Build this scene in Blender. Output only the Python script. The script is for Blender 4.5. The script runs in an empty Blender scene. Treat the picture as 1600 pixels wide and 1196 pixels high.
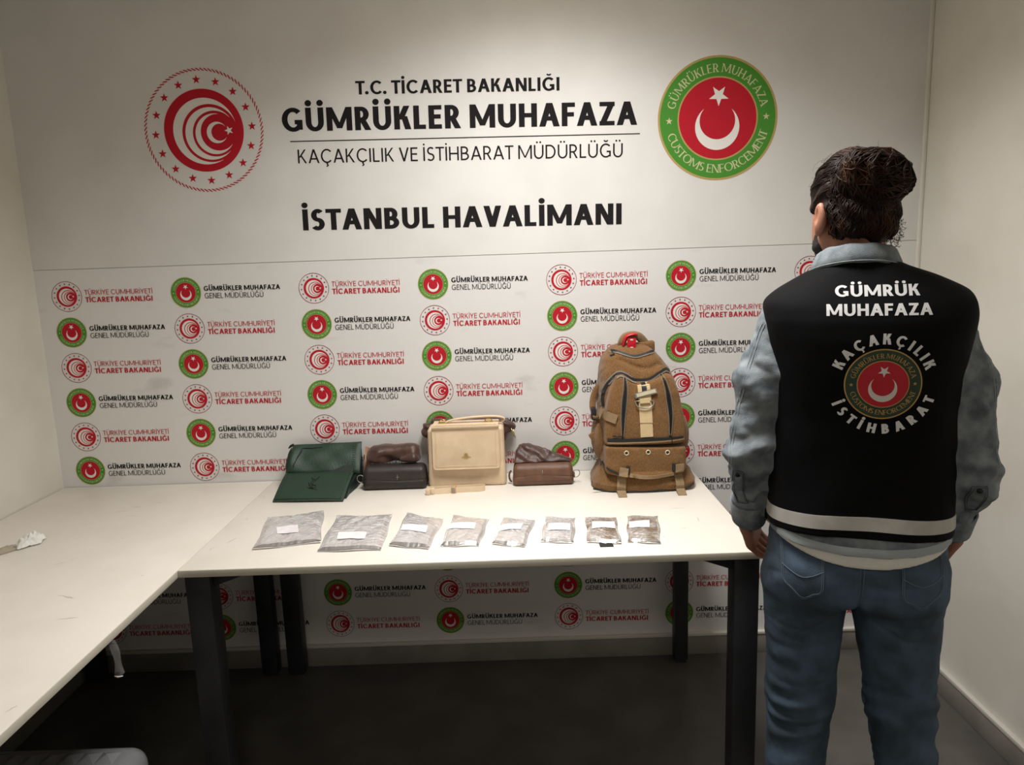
import bpy, bmesh, math, random
import numpy as np
from mathutils import Matrix, Vector
from mathutils.bvhtree import BVHTree

SC = bpy.context.scene
COL = SC.collection

# ------------------------------------------------------------------ camera
def rot(y, p, r):
    cy, sy, cp, sp, cr, sr = math.cos(y), math.sin(y), math.cos(p), math.sin(p), math.cos(r), math.sin(r)
    Rz = np.array([[cy, -sy, 0], [sy, cy, 0], [0, 0, 1]])
    Rx = np.array([[1, 0, 0], [0, cp, -sp], [0, sp, cp]])
    Ry = np.array([[cr, 0, sr], [0, 1, 0], [-sr, 0, cr]])
    return Rz @ Rx @ Ry
M_ = rot(math.radians(.22), math.radians(-9.562), math.radians(1.969))
cam = bpy.data.objects.new('camera', bpy.data.cameras.new('camera'))
COL.objects.link(cam)
mw = Matrix.Identity(4)
for i in range(3):
    mw[i][0] = M_[i, 0]; mw[i][1] = M_[i, 2]; mw[i][2] = -M_[i, 1]
mw.translation = (1.618, -2.627, 1.555)
cam.matrix_world = mw
cam.data.sensor_width = 36
cam.data.lens = 1120 / 1600 * 36
cam.data.clip_start = .02
SC.camera = cam

# ------------------------------------------------------------------ world, lights, exposure
wd = bpy.data.worlds.new('world'); SC.world = wd; wd.use_nodes = True
wd.node_tree.nodes['Background'].inputs[0].default_value = (1, .96, .9, 1)
wd.node_tree.nodes['Background'].inputs[1].default_value = .02
vs = SC.view_settings
vs.view_transform = 'Standard'; vs.look = 'None'; vs.exposure = 0; vs.gamma = 1; vs.use_curve_mapping = False
CEIL = 2.75
LAMPS = [((1.74, -.9), 27.5), ((1.6, -3.5), 9.)]       # ceiling panels, the second an added fill light: place, watts
for k, (xy, pw) in enumerate(LAMPS):
    ld = bpy.data.lights.new('panel_light', 'AREA'); ld.shape = 'SQUARE'; ld.size = .56; ld.energy = pw
    ld.color = (1, .982, .958); ld.spread = math.radians(132)
    lo = bpy.data.objects.new('panel_light', ld); COL.objects.link(lo); lo.location = (xy[0], xy[1], CEIL - .045)

# ------------------------------------------------------------------ materials
def lin(c):
    if isinstance(c, str):
        c = [int(c[i:i + 2], 16) for i in (0, 2, 4)]
    return tuple((v / 255 / 12.92 if v / 255 < .04045 else ((v / 255 + .055) / 1.055) ** 2.4) for v in c)
MATS = {}
def mat(name, col, rough=.6, metal=0., col2=None, nscale=20., nlo=.4, nhi=.6, bump=0., bscale=60., stretch=None,
        sheen=0., coat=0., alpha=1., trans=0., emit=0., spec=.5, bdetail=4., ndetail=4.):
    m = bpy.data.materials.new(name); m.use_nodes = True
    nt = m.node_tree; b = nt.nodes['Principled BSDF']
    c = lin(col)
    b.inputs['Base Color'].default_value = (*c, 1)
    b.inputs['Roughness'].default_value = rough
    b.inputs['Metallic'].default_value = metal
    b.inputs['Specular IOR Level'].default_value = spec
    if sheen: b.inputs['Sheen Weight'].default_value = sheen
    if coat: b.inputs['Coat Weight'].default_value = coat
    if trans: b.inputs['Transmission Weight'].default_value = trans
    if alpha < 1: b.inputs['Alpha'].default_value = alpha
    if emit:
        b.inputs['Emission Color'].default_value = (*c, 1); b.inputs['Emission Strength'].default_value = emit
    tc = mp = None
    def vec():
        nonlocal tc, mp
        if tc is None:
            tc = nt.nodes.new('ShaderNodeTexCoord'); mp = nt.nodes.new('ShaderNodeMapping')
            nt.links.new(tc.outputs['Object'], mp.inputs[0])
            if stretch: mp.inputs['Scale'].default_value = stretch
        return mp.outputs[0]
    if col2 is not None:
        n = nt.nodes.new('ShaderNodeTexNoise'); n.inputs['Scale'].default_value = nscale; n.inputs['Detail'].default_value = ndetail
        nt.links.new(vec(), n.inputs['Vector'])
        r = nt.nodes.new('ShaderNodeValToRGB')
        r.color_ramp.elements[0].position = nlo; r.color_ramp.elements[0].color = (*c, 1)
        r.color_ramp.elements[1].position = nhi; r.color_ramp.elements[1].color = (*lin(col2), 1)
        nt.links.new(n.outputs[0], r.inputs[0]); nt.links.new(r.outputs[0], b.inputs['Base Color'])
    if bump:
        n = nt.nodes.new('ShaderNodeTexNoise'); n.inputs['Scale'].default_value = bscale; n.inputs['Detail'].default_value = bdetail
        nt.links.new(vec(), n.inputs['Vector'])
        bp = nt.nodes.new('ShaderNodeBump'); bp.inputs['Strength'].default_value = bump; bp.inputs['Distance'].default_value = .004
        nt.links.new(n.outputs[0], bp.inputs['Height']); nt.links.new(bp.outputs[0], b.inputs['Normal'])
    MATS[name] = m
    return m

mat('wall', 'dcd8cf', .75, col2='d3cfc5', nscale=3, bump=.03, bscale=250)
mat('panel', 'dcdad7', .55, col2='d6d4d1', nscale=4, bump=.01, bscale=30)
mat('panel_scuffed', 'dcdad8', .55, col2='b5b2ad', nscale=5, nlo=.62, nhi=.86, ndetail=8, stretch=(1, 1, 2.2))
mat('ceiling', 'dcd9d2', .8)
mat('floor', '55524d', .38, col2='4a4743', nscale=6, bump=.02, bscale=120)
mat('baseboard', '85817a', .5, col2='7b7770', nscale=8)
mat('baseboard_lip', 'c9c5bc', .5)
mat('seam', 'bfbcb5', .7)
mat('ink_black', '1d1a1c', .8, spec=.15)
mat('ink_red', 'b5202e', .8, spec=.15)
mat('ink_red_dark', '8c1c28', .8, spec=.15)
mat('ink_white', 'e2dfda', .8, spec=.15)
mat('ink_green', '4a8a34', .8, spec=.15)
mat('ink_gold', 'b39a62', .8, spec=.15)
mat('ink_gold_pale', 'c6c39a', .8, spec=.15)
mat('table_white', 'e6e0d6', .42, col2='e1dbd0', nscale=5, bump=.008, bscale=80)
mat('table_edge', 'cac4b5', .45)
mat('scuff', '8d857c', .8)
mat('steel_black', '25262a', .45, col2='1f2023', nscale=14)
mat('foil', 'f2f1f1', .18, .58, col2='e3e0e0', nscale=25, bump=.12, bscale=120, bdetail=2)
mat('foil_seal', 'bfbdbb', .33, .85, bump=.25, bscale=90)
mat('label_paper', 'e8e3e4', .7, col2='dcd7da', nscale=30)
mat('canvas', '835e34', .92, col2='684824', nscale=300, nlo=.3, nhi=.7, bump=.7, bscale=330, stretch=(1, 1, .45), sheen=.15, ndetail=3)
mat('canvas_light', '95703f', .9, col2='835c30', nscale=60, bump=.5, bscale=420, sheen=.15)
mat('webbing', '8d7657', .85, bump=.4, bscale=500, stretch=(1, 1, .3))
mat('strip_beige', 'cdb58b', .85, bump=.3, bscale=400)
mat('zip_black', '17171a', .55, bump=.3, bscale=600)
mat('piping_grey', '7c7265', .6)
mat('metal_dull', '9a968f', .35, .6)
mat('metal_plate', 'cfc6a8', .4, .25)
mat('metal_dark', '3a3936', .35, .9)
mat('gold', 'd8bc74', .25, 1.)
mat('tape_red', 'c51f2b', .3, col2='a80f1c', nscale=40)
mat('tape_clear', 'd9cfc8', .25)
mat('leather_green', '1a3626', .55, col2='17301f', nscale=30, bump=.25, bscale=180, stretch=(1, 1, .5))
mat('leather_green_dark', '10211a', .5, bump=.2, bscale=160)
mat('lining_black', '101412', .7)
mat('leather_black', '2f2724', .5, col2='292220', nscale=30, bump=.25, bscale=350)
mat('leather_brown', '6a4a37', .52, col2='5e4030', nscale=25, bump=.25, bscale=350)
mat('leather_cream', 'd9c2a4', .5, col2='d2ba9b', nscale=18, bump=.2, bscale=380)
mat('leather_cream_lining', 'b99a74', .6)
mat('satin_brown', '4a2e22', .46, col2='3a231a', nscale=14, sheen=.3, bump=.3, bscale=60, stretch=(1, 1, 2.2), spec=.4)
mat('kraft', 'c49c78', .8, col2='a9785e', nscale=9, bump=.1, bscale=60)
mat('tissue', 'e4e4de', .85, bump=.3, bscale=90)
mat('tissue_dirty', 'a79c8a', .9, bump=.3, bscale=90)
mat('plastic_clear', 'c8c8c8', .15, alpha=.16, spec=.8)
mat('suitcase_grey', '7c7c7e', .4)
mat('suitcase_dark', '2a2a2c', .5)
mat('skin', 'ad7860', .55, col2='9c6650', nscale=14, bump=.08, bscale=300)
mat('nail', 'c99a86', .35)
mat('hair', '1d120e', .6, col2='3a2418', nscale=30, nlo=.45, nhi=.75, stretch=(1, 1, .5), bump=.4, bscale=160, spec=.2)
mat('hair_strand', '20130e', .55, col2='4c301e', nscale=16, nlo=.48, nhi=.75, spec=.2)
mat('beard', '1a120e', .7, bump=.6, bscale=400)
mat('vest_black', '08080a', .8, col2='0b0b0d', nscale=8, bump=.15, bscale=500, spec=.12)
mat('reflective', 'b9b5af', .4, col2='aeaaa4', nscale=30)
mat('vest_print', 'e2e2e2', .55)
mat('patch_green', '2a4233', .75, bump=.4, bscale=700)
mat('patch_gold', 'c79f55', .6, bump=.4, bscale=700)
mat('patch_red', 'c4172a', .65, bump=.4, bscale=700)
mat('patch_white', 'e4e0da', .65, bump=.4, bscale=700)
mat('denim_jacket', '8a9196', .88, col2='5c656c', nscale=24, nlo=.34, nhi=.64, bump=.3, bscale=500, ndetail=8)
mat('denim_seam', '4b555e', .85)
mat('denim_seam_light', 'a2abb0', .85)
mat('denim_jeans', '4b5e73', .88, col2='34434f', nscale=13, nlo=.36, nhi=.62, bump=.3, bscale=550, ndetail=8)
mat('jeans_stitch', '65727f', .85)
mat('tee_white', 'e2dfd8', .85, bump=.2, bscale=300)
mat('shoe', '2b2b2d', .6, bump=.1, bscale=120)
mat('shoe_sole', 'c9c6c0', .7)
mat('lamp_frame', 'd8d8d8', .4)
mat('lamp_diffuser', 'fff3e0', .5, emit=6)

# ------------------------------------------------------------------ object helpers
def link(name, me, mats, parent=None, loc=None):
    o = bpy.data.objects.new(name, me); COL.objects.link(o)
    if mats is not None and len(me.materials) == 0:
        for m in (mats if isinstance(mats, (list, tuple)) else [mats]): me.materials.append(MATS[m])
    if parent is not None: o.parent = parent
    if loc is not None: o.location = loc
    return o
def mesh(verts, faces, name='mesh', smooth=False, midx=None):
    me = bpy.data.meshes.new(name)
    me.from_pydata([tuple(map(float, v)) for v in verts], [], [tuple(map(int, f)) for f in faces])
    if midx is not None: me.polygons.foreach_set('material_index', midx)
    if smooth: me.polygons.foreach_set('use_smooth', [True] * len(me.polygons))
    me.update()
    return me
def tag(o, label=None, cat=None, group=None, kind=None):
    if label: o['label'] = label
    if cat: o['category'] = cat
    if group: o['group'] = group
    if kind: o['kind'] = kind
    return o
def thing(name, loc, label, cat, group=None):
    o = bpy.data.objects.new(name, None); COL.objects.link(o); o.location = loc; o.empty_display_size = .05
    return tag(o, label, cat, group)
def box(x0, x1, y0, y1, z0, z1, bev=0., seg=2):
    bm = bmesh.new()
    bmesh.ops.create_cube(bm, size=1, matrix=Matrix.Translation(((x0 + x1) / 2, (y0 + y1) / 2, (z0 + z1) / 2)) @ Matrix.Diagonal((x1 - x0, y1 - y0, z1 - z0, 1)))
    if bev: bmesh.ops.bevel(bm, geom=bm.edges[:], offset=bev, segments=seg, affect='EDGES', profile=.5)
    me = bpy.data.meshes.new('box'); bm.to_mesh(me); bm.free()
    if bev:
        me.polygons.foreach_set('use_smooth', [True] * len(me.polygons))
        try: me.set_sharp_from_angle(angle=math.radians(40))
        except Exception: pass
    return me
def tube(pts, r, n=8, closed=False, flat=None, cap=True):
    """swept tube; r scalar or list; flat=(ru,rv) elliptical about a reference up"""
    P = [Vector(p) for p in pts]; N = len(P)
    V = []; F = []
    up = Vector((0, 0, 1)); prev = None
    for i in range(N):
        a = P[(i - 1) % N] if (closed or i > 0) else P[i]; b = P[(i + 1) % N] if (closed or i < N - 1) else P[i]
        t = (b - a).normalized()
        if prev is None:
            u = up - t * up.dot(t)
            if u.length < .1: u = Vector((0, 1, 0)) - t * t.y
        else: u = prev - t * prev.dot(t)
        u.normalize(); prev = u; v = t.cross(u)
        rr = r[i] if isinstance(r, (list, tuple, np.ndarray)) else r
        ru, rv = (rr, rr) if flat is None else (flat[0] * rr, flat[1] * rr)
        for k in range(n):
            an = 2 * math.pi * k / n
            V.append(P[i] + u * (ru * math.cos(an)) + v * (rv * math.sin(an)))
    for i in range(N if closed else N - 1):
        j = (i + 1) % N
        for k in range(n):
            l = (k + 1) % n
            F.append((i * n + k, i * n + l, j * n + l, j * n + k))
    if cap and not closed:
        F.append(tuple(range(n - 1, -1, -1))); F.append(tuple((N - 1) * n + k for k in range(n)))
    return V, F
def tube_mesh(*a, **k):
    V, F = tube(*a, **k); return mesh(V, F, 'tube', True)
def join(parts):
    V = []; F = []
    for v, f in parts:
        b = len(V); V += list(v); F += [tuple(i + b for i in q) for q in f]
    return V, F
def prism(poly, y0, y1):
    """polygon in x,z extruded along y"""
    n = len(poly)
    V = [(x, y0, z) for x, z in poly] + [(x, y1, z) for x, z in poly]
    F = [tuple(range(n)), tuple(range(2 * n - 1, n - 1, -1))] + [(i, i + n, (i + 1) % n + n, (i + 1) % n) for i in range(n)]
    return V, F
def fixn(me):
    bm = bmesh.new(); bm.from_mesh(me); bmesh.ops.recalc_face_normals(bm, faces=bm.faces[:]); bm.to_mesh(me); bm.free(); return me
def smooth_path(pts, m=6):
    P = [np.array(p, float) for p in pts]; out = []
    for i in range(len(P) - 1):
        p0 = P[max(i - 1, 0)]; p1 = P[i]; p2 = P[i + 1]; p3 = P[min(i + 2, len(P) - 1)]
        for k in range(m):
            t = k / m
            out.append(.5 * ((2 * p1) + (-p0 + p2) * t + (2 * p0 - 5 * p1 + 4 * p2 - p3) * t * t + (-p0 + 3 * p1 - 3 * p2 + p3) * t ** 3))
    out.append(P[-1]); return out

# ------------------------------------------------------------------ implicit surfaces (for soft things)
def smin(a, b, k):
    h = np.clip(.5 + .5 * (b - a) / k, 0, 1)
    return b + (a - b) * h - k * h * (1 - h)
def smax(a, b, k): return -smin(-a, -b, k)
def cone(P, a, b, ra, rb, sc=(1, 1, 1)):
    s = np.array(sc); a = np.array(a, float); b = np.array(b, float)
    Q = (P - a) / s; d = (b - a) / s
    t = np.clip(Q @ d / max(d @ d, 1e-12), 0, 1)
    return (np.linalg.norm(Q - t[:, None] * d, axis=1) - (ra + (rb - ra) * t)) * min(sc)
def ell(P, c, r):
    r = np.array(r, float); Q = (P - np.array(c, float)) / r
    k0 = np.linalg.norm(Q, axis=1); k1 = np.linalg.norm(Q / r, axis=1)
    return k0 * (k0 - 1) / np.maximum(k1, 1e-9)
def rbox(P, c, h, r):
    q = np.abs(P - np.array(c, float)) - (np.array(h, float) - r)
    return np.linalg.norm(np.maximum(q, 0), axis=1) + np.minimum(q.max(1), 0) - r
def wav(P, f, seed=0, n=5):
    rs = np.random.RandomState(seed); o = 0
    for i in range(n):
        d = rs.normal(size=3); d /= np.linalg.norm(d)
        o = o + np.sin(P @ d * f * (1 + .9 * rs.rand()) + rs.rand() * 6.28 + 1.3 * np.sin(P @ rs.normal(size=3) * f * .6 + rs.rand() * 6))
    return o / n
def sdf_mesh(f, lo, hi, res, name='soft', B=8):
    lo = np.array(lo, float); hi = np.array(hi, float)
    nb = np.ceil((hi - lo) / (res * B)).astype(int)
    n = nb * B
    gi = np.stack(np.meshgrid(*[np.arange(k) for k in nb], indexing='ij'), -1).reshape(-1, 3)
    cen = lo + (gi * B + (B - 1) / 2) * res
    d = f(cen)
    V = np.repeat(np.repeat(np.repeat(d.reshape(nb), B, 0), B, 1), B, 2).astype(np.float32)
    act = gi[np.abs(d) < res * B * 1.45 + .008]
    o = np.stack(np.meshgrid(*[np.arange(B)] * 3, indexing='ij'), -1).reshape(-1, 3)
    for s in range(0, len(act), 400):
        idx = (act[s:s + 400, None] * B + o[None]).reshape(-1, 3)
        V[idx[:, 0], idx[:, 1], idx[:, 2]] = f(lo + idx * res)
    ins = (V < 0)
    cnt = np.zeros(n - 1, np.int8)
    C8 = [(a, b, c) for a in (0, 1) for b in (0, 1) for c in (0, 1)]
    for a, b, c in C8: cnt += ins[a:n[0] - 1 + a, b:n[1] - 1 + b, c:n[2] - 1 + c]
    cell = np.argwhere((cnt > 0) & (cnt < 8))
    cv = np.stack([V[cell[:, 0] + a, cell[:, 1] + b, cell[:, 2] + c] for a, b, c in C8], 1)
    pos = np.zeros((len(cell), 3)); num = np.zeros(len(cell))
    for i in range(8):
        for j in range(i + 1, 8):
            df = np.array(C8[j]) - np.array(C8[i])
            if np.abs(df).sum() != 1: continue
            m = (cv[:, i] < 0) != (cv[:, j] < 0)
            t = cv[:, i] / np.where(m, cv[:, i] - cv[:, j], 1)
            p = np.array(C8[i]) + t[:, None] * df
            pos[m] += p[m]; num[m] += 1
    verts = lo + (cell + pos / num[:, None]) * res
    ids = np.full(n - 1, -1, np.int32); ids[cell[:, 0], cell[:, 1], cell[:, 2]] = np.arange(len(cell))
    faces = []
    for ax in range(3):
        u, v = [(1, 2), (2, 0), (0, 1)][ax]
        sl0 = [slice(1, -1)] * 3; sl1 = [slice(1, -1)] * 3
        sl0[ax] = slice(0, n[ax] - 1); sl1[ax] = slice(1, n[ax])
        A = ins[tuple(sl0)]; Bm = ins[tuple(sl1)]
        off = np.array([1, 1, 1]); off[ax] = 0
        e = np.argwhere(A != Bm) + off
        if len(e) == 0: continue
        flip = ins[e[:, 0], e[:, 1], e[:, 2]]
        du = np.zeros(3, int); du[u] = 1; dv = np.zeros(3, int); dv[v] = 1
        q = [e, e - du, e - du - dv, e - dv]
        q = np.stack([ids[k[:, 0], k[:, 1], k[:, 2]] for k in q], 1)
        q[~flip] = q[~flip][:, ::-1]
        faces.append(q[(q >= 0).all(1)])
    F = np.concatenate(faces)
    me = bpy.data.meshes.new(name)
    me.vertices.add(len(verts)); me.vertices.foreach_set('co', verts.astype(np.float32).ravel())
    me.loops.add(len(F) * 4); me.loops.foreach_set('vertex_index', F.astype(np.int32).ravel())
    me.polygons.add(len(F)); me.polygons.foreach_set('loop_start', np.arange(0, len(F) * 4, 4, dtype=np.int32))
    me.polygons.foreach_set('use_smooth', np.ones(len(F), bool))
    me.update(calc_edges=True); me.validate()
    return me
def bvh(me):
    return BVHTree.FromPolygons([v.co[:] for v in me.vertices], [p.vertices[:] for p in me.polygons])

# ------------------------------------------------------------------ lettering (own stroke letters)
ADV = {}
def glyph(ch, w, h, serif=False):
    """polygons of a capital with cap height 1, stem w, bar h; returns polys, width"""
    P = []
    sf = .055; so = .075
    def Rc(x0, y0, x1, y1): P.append([(x0, y0), (x1, y0), (x1, y1), (x0, y1)])
    def foot(x, y, ww):
        if serif: Rc(x - ww / 2 - so, y if y < .5 else y - sf, x + ww / 2 + so, y + sf if y < .5 else y)
    def V(x, y0=0., y1=1., ww=None, s=(1, 1)):
        ww = ww or w
        Rc(x, y0, x + ww, y1)
        if s[0] and y0 <= .01: foot(x + ww / 2, 0, ww)
        if s[1] and y1 >= .99: foot(x + ww / 2, 1, ww)
    def H(x0, x1, y): Rc(x0, y, x1, y + h)
    def D(xa, ya, xb, yb, ww=None, s=True):
        ww = (ww or w) * 1.08
        P.append([(xa - ww / 2, ya), (xa + ww / 2, ya), (xb + ww / 2, yb), (xb - ww / 2, yb)])
        if s:
            for x, y in ((xa, ya), (xb, yb)):
                if y in (0, 1): foot(x, y, ww)
    def E(cx, cy, rx, ry, a0, a1, n=None, ww=None, hh=None):
        ww = ww or w; hh = hh or h
        n = n or max(4, int(abs(a1 - a0) / 15))
        A = [math.radians(a0 + (a1 - a0) * i / n) for i in range(n + 1)]
        for i in range(n):
            c0, s0, c1, s1 = math.cos(A[i]), math.sin(A[i]), math.cos(A[i + 1]), math.sin(A[i + 1])
            P.append([(cx + rx * c0, cy + ry * s0), (cx + rx * c1, cy + ry * s1), (cx + (rx - ww) * c1, cy + (ry - hh) * s1), (cx + (rx - ww) * c0, cy + (ry - hh) * s0)])
    def dot(x, y, r):
        P.append([(x + r * math.cos(2 * math.pi * k / 10), y + r * math.sin(2 * math.pi * k / 10)) for k in range(10)])
    dr = max(.58 * w, .062)
    th = w * .55 if serif else w
    base = {'Ü': 'U', 'İ': 'I', 'Ğ': 'G', 'Ç': 'C'}.get(ch, ch)
    mid = .5 - h / 2
    if base == 'A':
        D(.04 + w / 2, 0, .45, 1, th, True); D(.86 - w / 2, 0, .45, 1, w, True)
        if serif: P[:] = [p for p in P if not (min(q[1] for q in p) > .9)]
        H(.2, .7, .25); W = .9
    elif base == 'B':
        V(0); H(0, .3, 0); H(0, .3, 1 - h); H(0, .3, mid)
        c = (1 + mid) / 2; E(.28, c, .29, 1 - c, -90, 90); c2 = (mid + h) / 2; E(.28, c2, .35, c2, -90, 90); W = .64
    elif base == 'C': E(.46, .5, .46, .515, 42, 318); W = .82
    elif base == 'D': V(0); H(0, .32, 0); H(0, .32, 1 - h); E(.32, .5, .45, .5, -90, 90); W = .78
    elif base == 'E': V(0, s=(0, 0)); H(0, .54, 0); H(0, .54, 1 - h); H(0, .5, mid + .02); W = .55
    elif base == 'F': V(0, s=(1, 0)); H(0, .54, 1 - h); H(0, .5, mid); W = .53
    elif base == 'G': E(.46, .5, .46, .515, 45, 312); V(.84 - w, .07, .47, s=(0, 0)); H(.52, .84, .47 - h + .02); W = .86
    elif base == 'H': V(0); V(.74 - w); H(0, .74, mid); W = .74
    elif base == 'I': V(0); W = w
    elif base == 'K': V(0); D(w * 1.1, .42, .62 - w * .4, 1, th); D(w * 1.5 + .06, .56, .66 - w * .4, 0); W = .68
    elif base == 'L': V(0, s=(0, 1)); H(0, .5, 0); W = .5
    elif base == 'M': V(0, ww=th); V(1.04 - w); D(w * .6, 1, .52, .1, w * .84, False); D(1.04 - w * .6, 1, .52, .1, (th if serif else w * .84), False); W = 1.04
    elif base == 'N': V(0, ww=th); V(.76 - th, ww=th); D(w * .6, 1, .76 - w * .6, 0, None, False); W = .76
    elif base == 'O': E(.5, .5, .5, .515, 0, 360, 24); W = 1.
    elif base == 'R':
        V(0); H(0, .28, 1 - h); lo = .45 - h / 2; H(0, .28, lo); c = (1 + lo) / 2; E(.27, c, .31, 1 - c, -90, 90); D(.3, lo + h * .6, .6 - w * .3, 0); W = .63
    elif base == 'S':
        cu = (1.01 + mid) / 2; ru = 1.01 - cu; cl = (mid + h - .01) / 2; rl = cl + .01
        E(.3, cu, .28, ru, 38, 270); E(.28, cl, .3, rl, 90, -145); W = .58
    elif base == 'T': H(0, .66, 1 - h); V(.33 - w / 2, s=(1, 0)); W = .66
    elif base == 'U': V(0, .36, 1); V(.74 - th, .36, 1, ww=th); E(.37, .37, .37, .385, 180, 360); W = .74
    elif base == 'V': D(.04 + w / 2, 1, .41, 0, None, True); D(.78 - w / 2, 1, .41, 0, th, True); W = .82
    elif base == 'Y': D(.03 + w / 2, 1, .38, .4); D(.73 - w / 2, 1, .38, .4, th); V(.38 - w / 2, 0, .46, s=(1, 0)); W = .76
    elif base == 'Z': H(0, .62, 0); H(0, .62, 1 - h); D(w * .62, h * .6, .62 - w * .62, 1 - h * .6, None, False); W = .62
    elif base == '.': dot(w * .6, w * .55, w * .62); W = w * 1.2
    else: W = .26
    if ch == 'Ü': dot(.37 - dr * 1.75, 1.19, dr); dot(.37 + dr * 1.75, 1.19, dr)
    if ch == 'İ': dot(w / 2, 1.19, dr)
    if ch == 'Ğ': E(.46, 1.28, .19, .17, 195, 345, 6, .075 + w * .2, .07 + w * .2)
    if ch == 'Ç': D(.47, .02, .45, -.1, .09 + w * .2, False); E(.42, -.17, .15, .11, 80, -110, 6, .07 + w * .2, .07 + w * .15)
    return P, W
def text_polys(s, w, h, serif=False, gap=None):
    out = []; x = 0; cen = []
    gap = gap if gap is not None else .185 - w * .3
    for ch in s:
        if ch == ' ': x += .27; continue
        p, W = glyph(ch, w, h, serif)
        tight = .06 if ch in 'AVYT' else 0
        x -= tight
        x -= .07 if ch == '.' else 0
        out.append((x + W / 2, [[(a - W / 2, b) for a, b in q] for q in p])); x += W + gap - tight
    return out, x - gap
class Print:
    """flat coloured print built of polygons; local x right, y up, layer height along the normal"""
    def __init__(s): s.V = []; s.F = []; s.M = []; s.mats = []
    def poly(s, pts, z, m):
        if m not in s.mats: s.mats.append(m)
        z = z + (len(s.F) % 40) * 2e-6; b = len(s.V); s.V += [(x, y, z) for x, y in pts]; s.F.append(tuple(range(b, b + len(pts)))); s.M.append(s.mats.index(m))
    def disc(s, cx, cy, r, z, m, n=48): s.poly([(cx + r * math.cos(2 * math.pi * k / n), cy + r * math.sin(2 * math.pi * k / n)) for k in range(n)], z, m)
    def ring(s, cx, cy, r0, r1, z, m, n=64):
        for k in range(n):
            a, b = 2 * math.pi * k / n, 2 * math.pi * (k + 1) / n
            s.poly([(cx + r1 * math.cos(a), cy + r1 * math.sin(a)), (cx + r1 * math.cos(b), cy + r1 * math.sin(b)), (cx + r0 * math.cos(b), cy + r0 * math.sin(b)), (cx + r0 * math.cos(a), cy + r0 * math.sin(a))], z, m)
    def star(s, cx, cy, r, z, m, a0=90., inner=.4):
        o = [(cx + (r if k % 2 == 0 else r * inner) * math.cos(math.radians(a0 + 36 * k)), cy + (r if k % 2 == 0 else r * inner) * math.sin(math.radians(a0 + 36 * k))) for k in range(10)]
        for k in range(0, 10, 2): s.poly([(cx, cy), o[(k - 1) % 10], o[k], o[k + 1]], z, m)
    def text(s, txt, x0, y0, width, cap, z, m, w, h, serif=False):
        g, tot = text_polys(txt, w, h, serif); k = width / tot
        for cx, ps in g:
            for p in ps: s.poly([(x0 + (cx + a) * k, y0 + b * cap) for a, b in p], z, m)
    def arc(s, txt, R, a0, a1, cap, z, m, w, h, serif=False, inward=False, cx=0., cy=0., gap=None):
        """letters on a circle: baseline radius R, from angle a0 to a1 (degrees); inward: tops point to the centre"""
        g, tot = text_polys(txt, w, h, serif, gap)
        span = abs(math.radians(a1 - a0)); kx = span * R / tot
        for gx, ps in g:
            an = math.radians(a0) + (1 if a1 > a0 else -1) * (gx / tot) * span
            for p in ps:
                o = []
                for a, b in p:
                    if inward: rr = R - b * cap; t = (math.cos(an), math.sin(an)); u = (-math.sin(an), math.cos(an))
                    else: rr = R + b * cap; t = (math.cos(an), math.sin(an)); u = (math.sin(an), -math.cos(an))
                    o.append((cx + t[0] * rr + u[0] * a * kx, cy + t[1] * rr + u[1] * a * kx))
                s.poly(o, z, m)
    def wall_mesh(s, name):
        """upright in the x-z plane, facing -y"""
        me = bpy.data.meshes.new(name)
        me.from_pydata([(x, -z, y) for x, y, z in s.V], [], s.F)
        for m in s.mats: me.materials.append(MATS[m])
        me.polygons.foreach_set('material_index', s.M); me.update(); return fixdir(me)
def fixdir(me):
    fl = [p for p in me.polygons if p.normal.y > 0]
    for p in fl: p.flip()
    me.update(); return me

# ------------------------------------------------------------------ the room
XL, XR, YF = -.11, 3.093, -4.6
def struct(name, me, m, parent=None):
    o = link(name, me, m, parent)
    if parent is None: o['kind'] = 'structure'
    return o
struct('floor', box(XL - .1, XR + .1, YF - .1, .1, -.1, 0), 'floor')
struct('ceiling', box(XL - .1, XR + .1, YF - .1, .1, CEIL, CEIL + .1), 'ceiling')
wall_back = struct('wall_back', box(XL - .1, XR + .1, .006, .1, 0, CEIL), 'wall')
struct('wall_left', box(XL - .1, XL, YF, .006, 0, CEIL), 'wall')
struct('wall_right', box(XR, XR + .1, YF, .006, 0, CEIL), 'wall')
struct('wall_front', box(XL - .1, XR + .1, YF - .1, YF, 0, CEIL), 'wall')
b = struct('baseboard_back', box(XL, XR, -.012, .006, 0, .078, .002), 'baseboard'); link('baseboard_lip', box(XL, XR, -.015, .006, .078, .09, .002), 'baseboard_lip', b)
b = struct('baseboard_left', box(XL, XL + .016, YF, -.016, 0, .08, .002), 'baseboard'); link('baseboard_lip', box(XL, XL + .019, YF, -.016, .08, .092, .002), 'baseboard_lip', b)
b = struct('baseboard_right', box(XR - .016, XR, YF, -.016, 0, .08, .002), 'baseboard'); link('baseboard_lip', box(XR - .019, XR, YF, -.016, .08, .096, .003), 'baseboard_lip', b)
link('corner_strip', box(XR - .012, XR, -.012, .006, .09, CEIL, .003), 'wall', wall_back)

# printed vinyl panels on the back wall
SEAM = 1.582
up = link('printed_panel', box(XL, XR - .012, 0, .006, SEAM + .0012, CEIL), 'panel', wall_back); up['label'] = 'upper printed panel with large heading and two big emblems'
lw = link('printed_panel', box(XL, XR - .012, .0005, .006, .09, SEAM - .0012), 'panel_scuffed', wall_back); lw['label'] = 'lower printed panel with repeating small emblems and lettering'
link('panel_seam', box(XL, XR - .012, .002, .006, SEAM - .0012, SEAM + .0012), 'seam', wall_back)

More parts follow.
